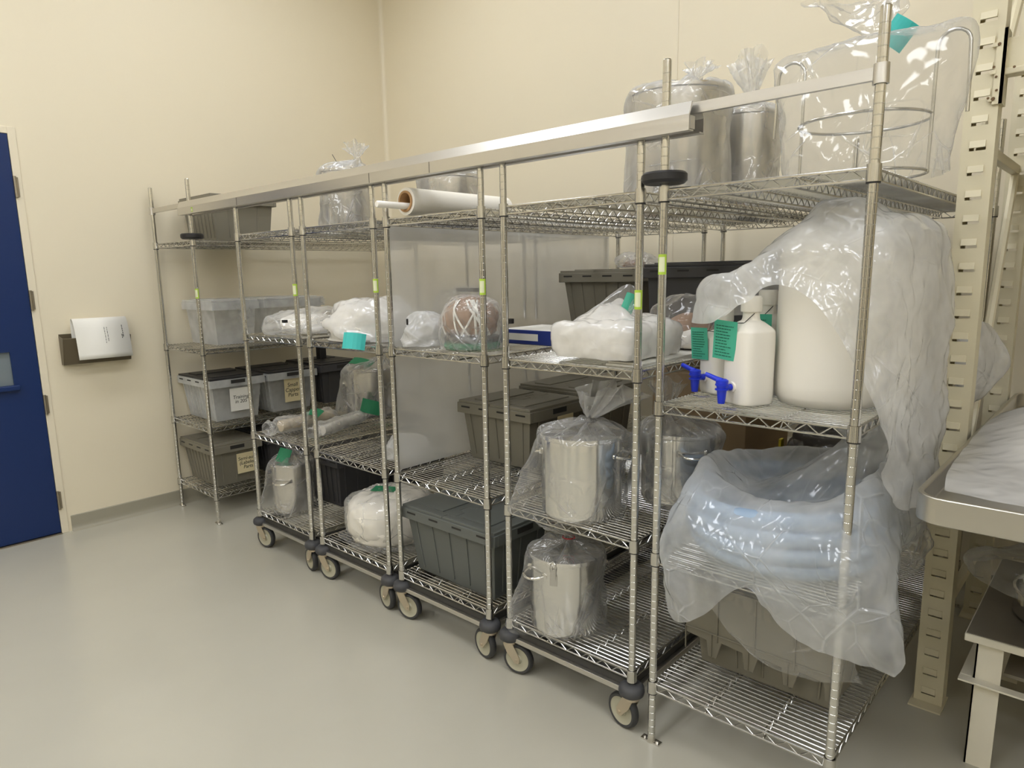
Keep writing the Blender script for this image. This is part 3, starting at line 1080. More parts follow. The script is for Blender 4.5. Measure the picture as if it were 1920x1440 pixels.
def card_tag(T, m, w_, h_, loc, rot, lines=0, bend=0.0, ink='ink_tag', name='card_tag'):
    """Card tag in its own plane (x across, z up), optionally curled, with rows of fine print."""
    n = 6
    vs, fs = [], []
    for i in range(n + 1):
        x = -w_ / 2 + w_ * i / n
        y = bend * ((2 * i / n - 1) ** 2)
        for yy in (0, 0.0008):
            vs += [(x, y + yy, -h_ / 2), (x, y + yy, h_ / 2)]
    for i in range(n):
        a, b = 4 * i, 4 * i + 4
        fs += [(a, a + 1, b + 1, b), (a + 2, b + 2, b + 3, a + 3), (a, b, b + 2, a + 2), (a + 1, a + 3, b + 3, b + 1)]
    fs += [(0, 2, 3, 1), (4 * n, 4 * n + 1, 4 * n + 3, 4 * n + 2)]
    o = MB().add(vs, fs).build(name, M[m], T)
    o.location = loc
    o.rotation_euler = rot
    if lines:
        rg = random.Random(int(w_ * 1e4) + lines)
        ib = MB()
        for i in range(lines):
            zc = h_ * 0.36 - h_ * 0.76 * i / max(1, lines - 1)
            x = -w_ * 0.40
            end = w_ * (0.05 + 0.30 * rg.random())
            while x < end:
                l = w_ * (0.04 + 0.10 * rg.random())
                ib.box((x, -0.0012, zc - h_ * 0.010), (min(x + l, end), -0.0003, zc + h_ * 0.010))
                x += l + w_ * 0.03
        ib.build('print_lines', M[ink], o)
    return o


GP = 'steel pots wrapped in clear bags'
FRONT = -50
pot('stock_pot', 'bagged steel pot with latch and handle, low on the shelf, bag tied with red twist', 3.333, 0.118, 0.231, 0.138, 0.300,
    handles=[(-112, 0.80), (68, 0.80)], latches=[-72], group=GP,
    bag=dict(film_m='film', neck=(0.02, -0.01, 0.035), tuft=0.04, tr=0.045, tdir=(-0.08, -0.04), seed=11, skirt=0.02, lobes=[(236, 15, 0.125, 0.012), (150, 25, 0.02, 0)], loose=0.010))
pot('stock_pot', 'large polished steel pot in a knotted clear bag on the middle shelf', 3.400, 0.125, 0.705, 0.148, 0.300,
    handles=[(20, 0.78), (200, 0.78)], group=GP,
    bag=dict(film_m='film', neck=(0.02, 0.03, 0.022), tuft=0.105, tr=0.10, tdir=(0.06, 0.05), tuft_m='film_tuft', seed=23, skirt=0.02, lobes=[(235, 15, 0.16, 0.006)], top_lobes=[(20, 30, 0.04, 0)], loose=0.014, tie=False, amp=0.011))
pot('stock_pot', 'bagged steel pot with side handle, standing behind the large polished pot', 3.60, 0.49, 0.705, 0.142, 0.275,
    handles=[(-40, 0.78), (140, 0.78)], group=GP,
    bag=dict(film_m='film_mid', neck=(-0.06, 0.0, 0.06), tuft=0.09, tr=0.07, seed=31, skirt=0.025, lobes=[(230, 30, 0.05, 0)], loose=0.018, tie=False))
T = pot('stock_pot', 'small bagged steel pot with green tag on the bottom shelf by the aisle', 1.305, 0.132, 0.231, 0.112, 0.295,
        handles=[(-62, 0.70), (118, 0.70)], group=GP, m='steel_dull',
        bag=dict(film_m='film', neck=(-0.03, 0.02, 0.05), tuft=0.05, tr=0.06, tdir=(-0.05, 0), seed=41, skirt=0.02, lobes=[(238, 16, 0.09, 0.004)], loose=0.014, tie=False))
card_tag(T, 'teal_dark', 0.075, 0.085, (0.015, -0.055, 0.345), (-0.5, 0.25, 0.6), bend=0.008)
T = pot('stock_pot', 'bagged steel pot with green tags on the middle shelf, behind the wrapped tubes', 1.25, 0.77, 0.705, 0.158, 0.300, group=GP, m='steel_dull',
        handles=[(-140, 0.7)],
        bag=dict(film_m='film_mid', neck=(0.06, 0.06, 0.06), tuft=0.08, tr=0.08, tdir=(0.06, 0.05), seed=51, skirt=0.03, lobes=[(225, 25, 0.06, 0)], loose=0.016, tie=False))
card_tag(T, 'teal_dark', 0.16, 0.07, (-0.02, -0.05, 0.345), (-1.1, 0.15, 0.3), bend=0.01)
T = pot('stock_pot', 'big steel pot with a bag over its lid, on the top shelf behind the track', 3.415, 0.75, 1.831, 0.195, 0.445, group='steel pots on the top shelves', m='steel_dull', handles=[(-60, 0.8)],
        bag=dict(film_m='film_mid', neck=(0.03, 0.10, 0.045), tuft=0.05, tr=0.07, tdir=(0.0, 0.02), seed=61, skirt=0.015, loose=0.010, tie=False, amp=0.006))
T = pot('stock_pot', 'narrower steel pot with puffed bag, on the top shelf beside the big pot', 3.50, 1.20, 1.831, 0.138, 0.415, group='steel pots on the top shelves', m='steel_dull',
        bag=dict(film_m='film_mid', neck=(0.02, 0.0, 0.05), tuft=0.15, tr=0.085, tdir=(-0.02, 0.0), tuft_m='film_tuft', seed=71, skirt=0.02, loose=0.010, tie=False, amp=0.008))
T = pot('stock_pot', 'bagged steel pot on the top shelf, its lid just above the track', 1.43, 0.53, 1.831, 0.142, 0.345, group='steel pots on the top shelves', m='steel_dull',
        bag=dict(film_m='film_mid', neck=(0.06, 0.05, 0.045), tuft=0.07, tr=0.07, seed=81, skirt=0.015, loose=0.010, tie=False))
MB().tube([(-0.03, 0, 0.36), (-0.05, -0.01, 0.40), (-0.08, -0.02, 0.45)], 0.0018, 6).build('wire_tie', M['black'], T)
T = pot('stock_pot', 'bagged steel pot behind the film roll on the top shelf', 2.02, 0.80, 1.831, 0.165, 0.275, group='steel pots on the top shelves', m='steel_dull',
        bag=dict(film_m='film_mid', neck=(-0.04, 0.05, 0.04), tuft=0.06, tr=0.08, seed=91, skirt=0.015, loose=0.012, tie=False))


# ------------------------------------------------------------------ soft lumps and bags
def squircle(cx, cy, z, hx, hy, p=4.0, n=28):
    out = []
    for k in range(n):
        q = 2 * PI * k / n
        c, s = math.cos(q), math.sin(q)
        f = (abs(c) ** p + abs(s) ** p) ** (-1 / p)
        out.append((cx + hx * c * f, cy + hy * s * f, z))
    return out


def lump(name, T, c, s, m, seed, amp=0.012, p=2.6, nu=34, nv=56, base=9.0, n=14, jit=0.06, lobes=(), flat=True):
    """Rounded soft body sitting on its base at c; s = half sizes x, y and full height."""
    R = []
    lev = [0.0, 0.06, 0.2, 0.42, 0.65, 0.84, 0.96, 1.0]
    for i, q in enumerate(lev):
        u = (2 * q - 1) if not flat else (q if q > 0.25 else -(0.25 - q) * 2.2)
        f = max(0.03, (1 - min(1, abs(u)) ** p)) ** (1 / p)
        if i == len(lev) - 1:
            f = 0.06
        R.append(oval(c[0], c[1], c[2] + s[2] * q, s[0] * f, s[1] * f, n=n, jit=jit, seed=seed * 13 + i, lobes=[(a, wd, d * (1 - abs(q - 0.4)), zz) for a, wd, d, zz in lobes]))
    return loft(name, T, R, M[m], nu, nv, amp, seed, cap=True, base=base, amps=[0.3, 0.8, 1, 1, 1, 1, 0.8, 0.3])


# white bag pile on the third shelf of the two middle-left rolling units
T = thing('bagged_parts', 'big white plastic bag of parts with a turquoise tag at its corner', 'bag', (2.075, 0.20, 1.281))
lump('bag', T, (0, 0, 0.004), (0.265, 0.23, 0.20), 'film_white', 5, amp=0.022, jit=0.10, base=11)
lump('inner_wrap', T, (0, 0, 0.004), (0.20, 0.22, 0.15), 'bundle', 6, amp=0.015)
card_tag(T, 'teal_light', 0.105, 0.075, (0.19, -0.262, 0.020), (-0.25, 0.1, 0.65), bend=0.02)
T = thing('bagged_parts', 'clear bag with a grey strip in it, standing behind the big white bag', 'bag', (2.12, 0.78, 1.279))
lump('bag', T, (0, 0, 0.004), (0.20, 0.13, 0.24), 'film_mid', 7, amp=0.02, jit=0.1)
MB().box((-0.02, -0.03, 0.215), (0.15, -0.026, 0.235)).build('grey_strip', M['darkstuff'], T)
T = thing('bagged_parts', 'silvery bag of small hardware lying beside the clear bins', 'bag', (1.44, 0.24, 1.283))
lump('bag', T, (0, 0, 0.004), (0.21, 0.25, 0.135), 'film_mid', 8, amp=0.018, jit=0.1)
lump('inner_wrap', T, (0.02, 0.0, 0.004), (0.15, 0.18, 0.10), 'bundle', 9, amp=0.02)
MB().tube([(-0.24, -0.10, 0.055), (-0.05, -0.18, 0.055)], 0.008, 10).build('metal_rod', M['steel_dull'], T, smooth=40)
MB().box((0.10, -0.235, 0.07), (0.125, -0.215, 0.085)).build('black_clip', M['black'], T)

# wrapped tubes on the second shelf by the aisle
def tube_bag(label, a, b, r, core, seed, film_m='film_mid', tagm=None, tagloc=None, tagrot=None, tw=0.09, th=0.07):
    a, b = Vector(a), Vector(b)
    T = thing('wrapped_tube', label, 'tube', tuple(a), 0, 'wrapped tubes by the aisle')
    d = (b - a)
    q = d.normalized()
    sd = q.cross(Vector((0, 0, 1))).normalized()
    up_ = sd.cross(q)
    MB().tube([q * 0.05, q * (d.length * 0.97)], r * 0.72, 20).build('tube', M[core], T, smooth=45)
    R = []
    rg = np.random.default_rng(seed)
    for s, k in ((-0.10, 0.8), (-0.04, 1.0), (0.03, 0.7), (0.10, 1.15), (0.35, 1.1), (0.65, 1.1), (0.92, 1.1), (1.0, 0.75), (1.08, 0.5)):
        ring = []
        for i in range(14):
            t_ = 2 * PI * i / 14
            e = r * k * (1 + 0.12 * rg.uniform(-1, 1))
            p = q * (d.length * s) + sd * (math.cos(t_) * e * 1.1) + up_ * (math.sin(t_) * e)
            p.z = max(p.z, -a.z + 0.718)
            ring.append(tuple(p))
        R.append(ring)
    loft('plastic_bag', T, R, M[film_m], 50, 40, 0.008, seed, base=18)
    if tagm:
        card_tag(T, tagm, tw, th, tagloc, tagrot, bend=0.012)
    return T


tube_bag('beige tube in a crumpled clear bag on the shelf edge by the aisle', (1.33, 0.02, 0.752), (1.29, 0.44, 0.752), 0.045, 'beige_tube', 3, tagm='teal_dark', tagloc=(0.02, 0.26, 0.055), tagrot=(-1.2, 0.1, 0.4))
tube_bag('white tube in a bag with a dark green card, front of the bagged pot', (1.60, 0.13, 0.744), (1.43, 0.56, 0.744), 0.038, 'white_plastic', 4, tagm='teal_dark', tagloc=(-0.13, 0.47, 0.055), tagrot=(-0.15, 0.25, 0.75), tw=0.12, th=0.085)
T = thing('bagged_parts', 'small pale bag at the right end of the mostly empty wire shelf', 'bag', (2.27, 0.22, 0.704))
lump('bag', T, (0, 0, 0.004), (0.09, 0.13, 0.11), 'film_haze', 10, amp=0.014, jit=0.1)

# round white bundle on the bottom shelf
T = thing('bundle', 'round white padded bundle in a clear bag with green tag on top', 'bundle', (2.085, 0.245, 0.238))
R = []
for q, f in ((0.0, 0.55), (0.01, 0.9), (0.06, 1.0), (0.13, 1.02), (0.19, 0.97), (0.225, 0.80), (0.24, 0.5), (0.245, 0.05)):
    R.append(oval(0, 0, q, 0.222 * f, 0.222 * f, n=18, jit=0.02, seed=77))
loft('padding', T, R, M['bundle'], 40, 72, 0.008, 12, cap=True, base=14)
R = [[(x * 1.05, y * 1.05, z + 0.006) for x, y, z in rg_] for rg_ in R]
R = [oval(0, 0, 0.003, 0.245, n=18, jit=0.05, seed=5, lobes=[(215, 14, 0.06, 0), (180, 10, 0.05, 0.05)])] + R[1:]
loft('plastic_bag', T, R, M['film'], 44, 80, 0.010, 13, base=12)
loft('bag_knot', T, [oval(-0.235, -0.03, 0.105, 0.012, n=8), oval(-0.26, -0.04, 0.11, 0.018, n=8), oval(-0.285, -0.045, 0.135, 0.03, n=8, jit=0.4)], M['film_haze'], 10, 20, 0.004, 3)
card_tag(T, 'teal_dark', 0.13, 0.075, (-0.02, -0.02, 0.254), (-1.5, 0.0, 0.5))

# brown filter pack on the third shelf
T = thing('filter_pack', 'round brown filter pack bagged on a green pad', 'filter pack', (2.80, 0.165, 1.282))
MB().lathe([(0, 0.0), (0.115, 0.0), (0.120, 0.010), (0.115, 0.026), (0, 0.028)], 40, capb=False, capt=False).build('green_pad', M['green_pad'], T, smooth=40)
MB().lathe([(0, 0.029), (0.112, 0.029), (0.118, 0.040), (0.112, 0.052), (0, 0.052)], 40, capb=False, capt=False).build('dark_pad', M['darkstuff'], T, smooth=40)
R = []
for q, f in ((0.054, 0.80), (0.07, 0.98), (0.11, 1.02), (0.15, 0.96), (0.185, 0.74), (0.205, 0.42), (0.212, 0.05)):
    R.append(oval(0, 0, q, 0.110 * f, 0.112 * f, n=14, jit=0.05, seed=int(q * 999)))
loft('filter_body', T, R, M['wicker'], 30, 60, 0.008, 71, cap=True, base=22)
rg_ = random.Random(9)
for i in range(8):
    q = rg_.uniform(-2.6, 0.2)
    tw_ = rg_.uniform(-0.9, 0.9)
    pts = []
    for j, (f, z) in enumerate(((0.98, 0.06), (1.06, 0.09), (1.06, 0.13), (0.95, 0.168), (0.62, 0.200))):
        a_ = q + tw_ * j / 4
        pts.append((0.114 * math.cos(a_) * f, 0.114 * math.sin(a_) * f, z))
    P_ = cr(np.array(pts), 14, False)
    MB().tube([tuple(p) for p in P_], 0.0035 + 0.002 * rg_.random(), 6).build('white_strap', M['paper'], T, smooth=60)
loft('plastic_bag', T, [oval(0, 0, 0.003, 0.138, n=16, jit=0.05, seed=3), oval(0, 0, 0.08, 0.132, n=16, jit=0.04, seed=4), oval(0, 0, 0.15, 0.128, n=16, jit=0.04, seed=6),
                        oval(0, 0, 0.205, 0.085, n=16, jit=0.06, seed=7), oval(-0.01, 0, 0.222, 0.015, n=16)], M['film_mid'], 60, 110, 0.010, 17, base=15, cap=False)
MB().lathe([(0, 0), (0.018, 0), (0.018, 0.02), (0, 0.02)], 16, (0.135, 0.09, 0.10), capb=False, capt=False).build('black_cap', M['black'], T, smooth=40)
T = thing('bagged_parts', 'crumpled milky bag to the left of the brown filter pack', 'bag', (2.565, 0.11, 1.282))
lump('bag', T, (0, 0, 0.004), (0.080, 0.12, 0.145), 'film_haze', 15, amp=0.016, jit=0.10, base=13)
MB().box((0.03, -0.13, 0.10), (0.036, -0.124, 0.125)).build('black_clip', M['black'], T)

# binder
T = thing('binder', 'blue ring binder with white cover lying on the shelf', 'binder', (2.88, 0.58, 1.279))
MB().box((-0.145, -0.16, 0.0), (0.145, 0.13, 0.006)).build('back_cover', M['binder'], T, bevel=0.002)
MB().box((-0.145, -0.16, 0.056), (0.145, 0.13, 0.062)).build('front_cover', M['paper'], T, bevel=0.002)
MB().box((-0.145, -0.166, 0.0), (0.145, -0.160, 0.062)).build('spine', M['binder'], T, bevel=0.002)
MB().box((-0.12, -0.1675, 0.016), (0.075, -0.166, 0.046)).build('spine_label', M['paper'], T)
MB().box((-0.135, -0.155, 0.008), (0.135, 0.12, 0.054)).build('pages', M['paper'], T)

# white bagged box, brown bag, tray on the next unit
T = thing('bagged_box', 'flat white box in a milky bag with a folded flap and teal tag', 'box', (3.496, 0.185, 1.294), 0.03)
MB().box((-0.14, -0.16, 0.004), (0.16, 0.17, 0.10)).build('box_body', M['bundle'], T, bevel=0.012)
loft('plastic_bag', T, [squircle(0.01, 0.005, 0.006, 0.170, 0.185, 7, 16), squircle(0.01, 0.005, 0.05, 0.178, 0.190, 7, 16), squircle(0.01, 0.005, 0.115, 0.168, 0.182, 6, 16),
                        oval(-0.02, 0.02, 0.135, 0.10, 0.12, n=16, jit=0.05, seed=4, lobes=[(120, 40, 0.02, 0.05)]), oval(-0.04, 0.05, 0.175, 0.03, 0.06, n=16, jit=0.1, seed=5)], M['film_white'], 40, 72, 0.012, 19, base=12)
loft('bag_flap', T, [[(-0.14, -0.04, 0.13), (-0.08, 0.0, 0.15), (0.0, 0.02, 0.145), (0.06, 0.0, 0.12)], [(-0.12, 0.03, 0.16), (-0.06, 0.06, 0.20), (0.01, 0.06, 0.20), (0.06, 0.03, 0.15)], [(-0.08, 0.08, 0.19), (-0.03, 0.10, 0.235), (0.02, 0.10, 0.235), (0.05, 0.06, 0.18)]], M['film_mid'], 16, 24, 0.008, 9, closed=False)
card_tag(T, 'teal', 0.045, 0.07, (0.035, 0.05, 0.185), (-0.4, 0.5, 0.8), bend=0.01)
T = thing('bagged_parts', 'clear bag of brown packets standing before the charcoal tote', 'bag', (3.56, 0.60, 1.295))
lump('bag', T, (0, 0, 0.004), (0.13, 0.17, 0.20), 'film', 21, amp=0.016, jit=0.08)
lump('packets', T, (0, 0, 0.004), (0.09, 0.13, 0.12), 'wicker', 22, amp=0.02)
lump('white_packet', T, (0.06, -0.06, 0.004), (0.06, 0.09, 0.07), 'bundle', 23, amp=0.012)
T = thing('paper_stack', 'thin stack of papers under the bags on the wire shelf', 'papers', (3.62, 0.24, 1.2785))
for i in range(3):
    MB().box((-0.06 + 0.004 * i, -0.20 + 0.01 * i, 0.0002 + 0.007 * i), (0.075, 0.62 - 0.03 * i, 0.006 + 0.007 * i)).build('sheaf', M['paper'], T)
bpy.data.objects.remove(T.children[2])
T = thing('bagged_parts', 'little clear bag lying on the lid of the upper grey tote', 'bag', (2.86, 1.36, 1.610))
lump('bag', T, (0, 0, 0), (0.13, 0.10, 0.075), 'film_mid', 25, amp=0.014, jit=0.1)
lump('packets', T, (-0.02, 0, 0), (0.07, 0.06, 0.04), 'wicker', 26, amp=0.012)

# film roll with a white rod stuck in its core
T = thing('film_roll', 'roll of white plastic film on a cardboard core, top shelf', 'film roll', (2.60, 0.0, 1.831 + 0.056))
MB().lathe([(0.042, 0.0), (0.055, 0.0), (0.055, 0.60), (0.042, 0.60)], 40, axis='y', capb=False, capt=False).build('film_winding', M['roll'], T, smooth=40)
MB().lathe([(0.034, -0.006), (0.0425, -0.006), (0.0425, 0.606), (0.034, 0.606), (0.034, -0.006)], 40, axis='y', capb=False, capt=False).build('cardboard_core', M['core'], T, smooth=40)
T = thing('white_rod', 'white plastic rod poking out of the film roll core', 'rod', (2.60, -0.15, 1.831 + 0.056 - 0.019))
MB().lathe([(0.0, 0.0), (0.011, 0.0), (0.0135, 0.004), (0.0135, 0.40), (0.0, 0.40)], 20, axis='y', capb=False, capt=False).build('rod', M['white_plastic'], T, smooth=40)

# hanging clear sheet down the left side of the unit under the roll
T = thing('plastic_sheet', 'frosted clear plastic sheet hung down the side of a rolling unit', 'plastic sheet', (2.441, 0.0, 1.80))
ys = np.linspace(0.03, 1.72, 9)
top = [[(0.002 * math.sin(5 * y), y, 0.0) for y in ys], [(0.003 * math.sin(4 * y + 1), y, -0.30) for y in ys], [(0.003 * math.sin(5 * y + 2), y, -0.52) for y in ys], [(0.003 * math.sin(4 * y + 3), y, -0.80) for y in ys], [(0.003 * math.sin(6 * y), y, -1.092) for y in ys]]
loft('sheet', T, top, M['sheet'], 40, 70, 0.003, 5, closed=False, base=3)

# ------------------------------------------------------------------ white carboys
def carboy(label, x, y, rz, hw, h, spig=True, tagdef=None):
    T = thing('carboy', label, 'carboy', (x, y, 1.183), rz, 'small white carboys with taps')
    R = [squircle(0, 0, 0, hw * 0.80, hw * 0.80), squircle(0, 0, 0.004, hw * 0.93, hw * 0.93), squircle(0, 0, 0.02, hw, hw), squircle(0, 0, h * 0.5, hw, hw), squircle(0, 0, h * 0.80, hw, hw), squircle(0, 0, h * 0.88, hw * 0.93, hw * 0.93),
         squircle(0, 0, h * 0.96, hw * 0.60, hw * 0.60, 3), squircle(0, 0, h, 0.026, 0.026, 2), squircle(0, 0, h + 0.03, 0.024, 0.024, 2)]
    loft('bottle', T, R, M['hdpe'], 48, 56, 0.0, 1, cap=True)
    MB().lathe([(0, h + 0.022), (0.030, h + 0.022), (0.031, h + 0.028), (0.030, h + 0.062), (0.026, h + 0.068), (0, h + 0.068)], 28, capb=False, capt=False).build('screw_cap', M['hdpe'], T, smooth=40)
    if spig:
        # tap on the -y face, low down
        sp = MB()
        sp.cyl((0, -hw + 0.002, 0.057), (0, -hw - 0.03, 0.057), 0.010, 14)
        sp.lathe([(0, -0.052), (0.010, -0.052), (0.0125, -0.034), (0.015, -0.006), (0.018, 0.008), (0.0185, 0.018), (0.012, 0.022), (0, 0.022)], 18, (0, -hw - 0.040, 0.062), capb=False, capt=False)
        for dz in (-0.012, 0.002):
            sp.lathe([(0.014, dz), (0.020, dz + 0.001), (0.020, dz + 0.005), (0.014, dz + 0.006)], 18, (0, -hw - 0.040, 0.062), capb=False, capt=False)
        s = sp.build('spigot', M['blue_tap'], T, smooth=40)
        hb = MB().tube([(0, -hw - 0.040, 0.078), (-0.02, -hw - 0.046, 0.083), (-0.052, -hw - 0.058, 0.094)], [0.009, 0.008, 0.007], 10)
        hb.build('tap_lever', M['blue_tap'], s, smooth=40)
        sp2 = MB().lathe([(0.011, 0), (0.016, 0), (0.016, 0.008), (0.011, 0.008)], 16, (0, -hw - 0.008, 0.057), 'y', capb=False, capt=False).build('tap_washer', M['hdpe'], s, smooth=40)
    if tagdef:
        card_tag(T, 'teal', *tagdef, lines=11, name='teal_tag')
        loc = tagdef[2]
        MB().tube([(0.024, -0.01, h + 0.018), (0.01, -0.035, h - 0.01), (loc[0] - 0.01, loc[1] - 0.002, loc[2] + tagdef[1] / 2 - 0.008)], 0.0012, 6).build('tag_string', M['black'], T)
    return T


carboy('small white carboy in front, blue tap and teal tag beside the huge white drum', 4.010, 0.138, -0.42, 0.060, 0.258, tagdef=(0.088, 0.118, (-0.035, -0.066, 0.195), (0.03, 0.06, 0.12)))
carboy('small white carboy farther left, blue tap below a teal tag half under film', 3.862, 0.275, -0.55, 0.060, 0.215, tagdef=(0.085, 0.105, (-0.030, -0.070, 0.165), (0.05, -0.04, 0.1)))
carboy('slim white bottle squeezed between the carboys and the huge drum', 3.985, 0.325, -0.2, 0.046, 0.27, spig=False, tagdef=(0.06, 0.13, (0.02, -0.062, 0.20), (0, 0, 0.5)))


def drum(label, x, y, r, h):
    T = thing('drum_bottle', label, 'bottle', (x, y, 1.183), 0, 'large white bottles under the bag')
    MB().lathe([(0, 0.004), (r * 0.72, 0.0), (r * 0.90, 0.008), (r * 0.985, 0.035), (r, 0.07), (r, h * 0.76), (r * 0.97, h * 0.82), (r * 0.85, h * 0.88), (r * 0.6, h * 0.925), (0.055, h * 0.95), (0.052, h * 0.97)], 64, capb=False, capt=True).build('bottle', M['hdpe'], T, smooth=60)
    MB().lathe([(0, h * 0.955), (0.060, h * 0.955), (0.061, h * 0.96), (0.060, h), (0, h)], 32, capb=False, capt=False).build('screw_cap', M['hdpe'], T, smooth=40)
    return T


drum('huge white plastic drum bottle in front, partly bare below the bag', 4.195, 0.275, 0.150, 0.572)
drum('white drum bottle wholly covered by the bag, nearer the back wall', 4.19, 0.70, 0.155, 0.46)

T = thing('drape_bag', 'large milky plastic bag draped over the white carboys and drums', 'bag', (4.2, 0.32, 1.183))
hem = [(4.45, .33, .905), (4.465, .55, .89), (4.430, .70, 1.0), (4.333, .925, 1.25), (4.22, .97, 1.28), (4.01, .85, 1.32), (3.93, .60, 1.40), (3.87, .45, 1.43),
       (3.80, .28, 1.43), (3.82, .13, 1.425), (3.93, .055, 1.435), (4.04, .03, 1.50), (4.13, .04, 1.545), (4.25, .05, 1.46), (4.400, .055, 1.19), (4.43, .13, .96)]
r2 = [(4.41, .33, 1.66), (4.42, .55, 1.66), (4.385, .76, 1.64), (4.28, .93, 1.65), (4.18, .97, 1.66), (4.02, .87, 1.65), (4.0, .60, 1.64), (3.97, .42, 1.62),
      (3.945, .28, 1.585), (3.96, .15, 1.585), (4.04, .09, 1.62), (4.12, .08, 1.655), (4.20, .085, 1.65), (4.29, .09, 1.64), (4.375, .10, 1.63), (4.40, .2, 1.65)]
ap = (4.205, .29, 1.775)
loc0 = np.array((4.2, .32, 1.183))
H_, R2, A_ = np.array(hem), np.array(r2), np.array(ap)
rim_ = [(ap[0] + 0.072 * math.cos(2 * PI * k / 16), ap[1] + 0.072 * math.sin(2 * PI * k / 16), 1.774) for k in range(16)]
mid_ = R2 * 0.45 + H_ * 0.55
for k_, (dx_, dz_) in {6: (-0.012, 0.02), 7: (-0.03, 0.045), 8: (-0.04, 0.055), 9: (-0.035, 0.05), 10: (-0.02, 0.03)}.items():
    mid_[k_] += (dx_, 0, dz_)
rings = [np.array([(ap[0] + 0.012 * math.cos(2 * PI * k / 16), ap[1] + 0.012 * math.sin(2 * PI * k / 16), 1.784) for k in range(16)]), np.array(rim_), A_ * 0.52 + R2 * 0.48 + np.array((0, 0, .022)), R2, mid_, H_]
loft('film', T, [r_ - loc0 for r_ in rings], M['film_haze'], 150, 220, 0.014, 27, base=8, amps=[0.1, 0.2, 0.5, 0.7, 1, 1.2])

# ------------------------------------------------------------------ hose coil in a big bag
T = thing('hose_coil', 'coil of pale blue hose in a large clear bag hanging over the shelf front', 'hose', (4.07, 0.33, 0.683))
for i, (rad, z) in enumerate(((0.275, 0.040), (0.285, 0.088), (0.285, 0.135), (0.28, 0.178))):
    pts = [(rad * math.cos(q) * (1 + 0.02 * math.sin(3 * q + i)) + 0.0, rad * 1.05 * math.sin(q), z + 0.008 * math.sin(2 * q + i)) for q in np.linspace(0, 2 * PI, 49)[:-1]]
    MB().tube(pts, 0.028, 14, closed=True).build('hose_turn', M['hose'], T, smooth=70)
R0 = [(4.26 + 0.07 * math.cos(2 * PI * k / 16), .46 + 0.06 * math.sin(2 * PI * k / 16), 1.03) for k in range(16)]
RT = [(4.27 + 0.12 * math.cos(2 * PI * k / 16) * (1 + .2 * math.sin(5 * k)), .47 + 0.10 * math.sin(2 * PI * k / 16), 1.105 + 0.03 * math.sin(3 * k)) for k in range(16)]
RD = [(4.33, .47, .985), (4.33, .52, .98), (4.30, .57, .965), (4.21, .56, .92), (4.13, .53, .875), (4.06, .51, .86), (4.00, .48, .855), (3.97, .43, .86), (3.96, .37, .865), (3.97, .30, .87), (4.00, .25, .865), (4.06, .22, .85), (4.12, .22, .845), (4.20, .24, .86), (4.28, .30, .91), (4.32, .40, .965)]
R1 = [(4.34, .40, .98), (4.36, .50, .98), (4.32, .62, .97), (4.22, .68, .96), (4.08, .67, .945), (3.97, .63, .945), (3.90, .54, .94), (3.85, .45, .955), (3.83, .32, .97), (3.85, .20, .975), (3.90, .12, .965), (3.99, .10, .925), (4.06, .10, .90), (4.17, .08, .915), (4.29, .08, .95), (4.34, .24, .98)]
R2b = [(4.42, .36, .82), (4.43, .52, .82), (4.38, .68, .82), (4.25, .72, .82), (4.10, .70, .81), (3.95, .67, .81), (3.85, .60, .81), (3.81, .48, .82), (3.805, .33, .83), (3.815, .17, .84), (3.825, .03, .84), (3.92, -.05, .83), (4.06, -.062, .80), (4.20, -.065, .82), (4.36, -.075, .85), (4.44, .06, .83)]
R3 = [(4.41, .36, .74), (4.42, .52, .74), (4.37, .66, .74), (4.24, .70, .74), (4.10, .68, .74), (3.96, .65, .74), (3.87, .58, .74), (3.83, .46, .74), (3.82, .32, .73), (3.82, .08, .728), (3.835, -.045, .70), (3.92, -.055, .66), (4.08, -.06, .70), (4.22, -.065, .69), (4.40, -.075, .70), (4.47, .0, .72)]
R4 = [(4.40, .36, .712), (4.40, .50, .712), (4.34, .62, .712), (4.22, .66, .712), (4.10, .64, .712), (3.98, .60, .712), (3.90, .55, .712), (3.86, .44, .712), (3.83, .13, .712), (3.842, -.03, .706), (3.872, -.045, .50), (3.98, -.05, .55), (4.11, -.055, .685), (4.25, -.06, .58), (4.44, -.06, .572), (4.515, -.03, .585)]
l0 = np.array((4.07, .33, .683))
loft('plastic_bag', T, [np.array(q) - l0 for q in (RT, R0, RD, R1, R2b, R3, R4)], M['film_hose'], 150, 220, 0.012, 33, base=9, amps=[1.2, 0.4, 0.8, 0.7, 0.9, 1, 1.0])
lump('bag_corner', T, (0.335, 0.10, -0.045), (0.055, 0.15, 0.25), 'film', 35, amp=0.02, jit=0.1, flat=False)
# lower fold of the bag hanging in front of the tote
lf_ = [[(3.98, -.035, .68), (4.10, -.04, .69), (4.24, -.04, .68), (4.38, -.045, .68)], [(4.00, -.045, .60), (4.11, -.05, .60), (4.25, -.05, .60), (4.40, -.05, .60)], [(4.06, -.04, .52), (4.14, -.045, .50), (4.27, -.045, .50), (4.42, -.045, .53)], [(4.12, -.035, .49), (4.17, -.04, .465), (4.29, -.04, .465), (4.43, -.04, .51)]]
loft('bag_fold', T, [np.array(q) - l0 for q in lf_], M['film'], 24, 36, 0.010, 37, closed=False)

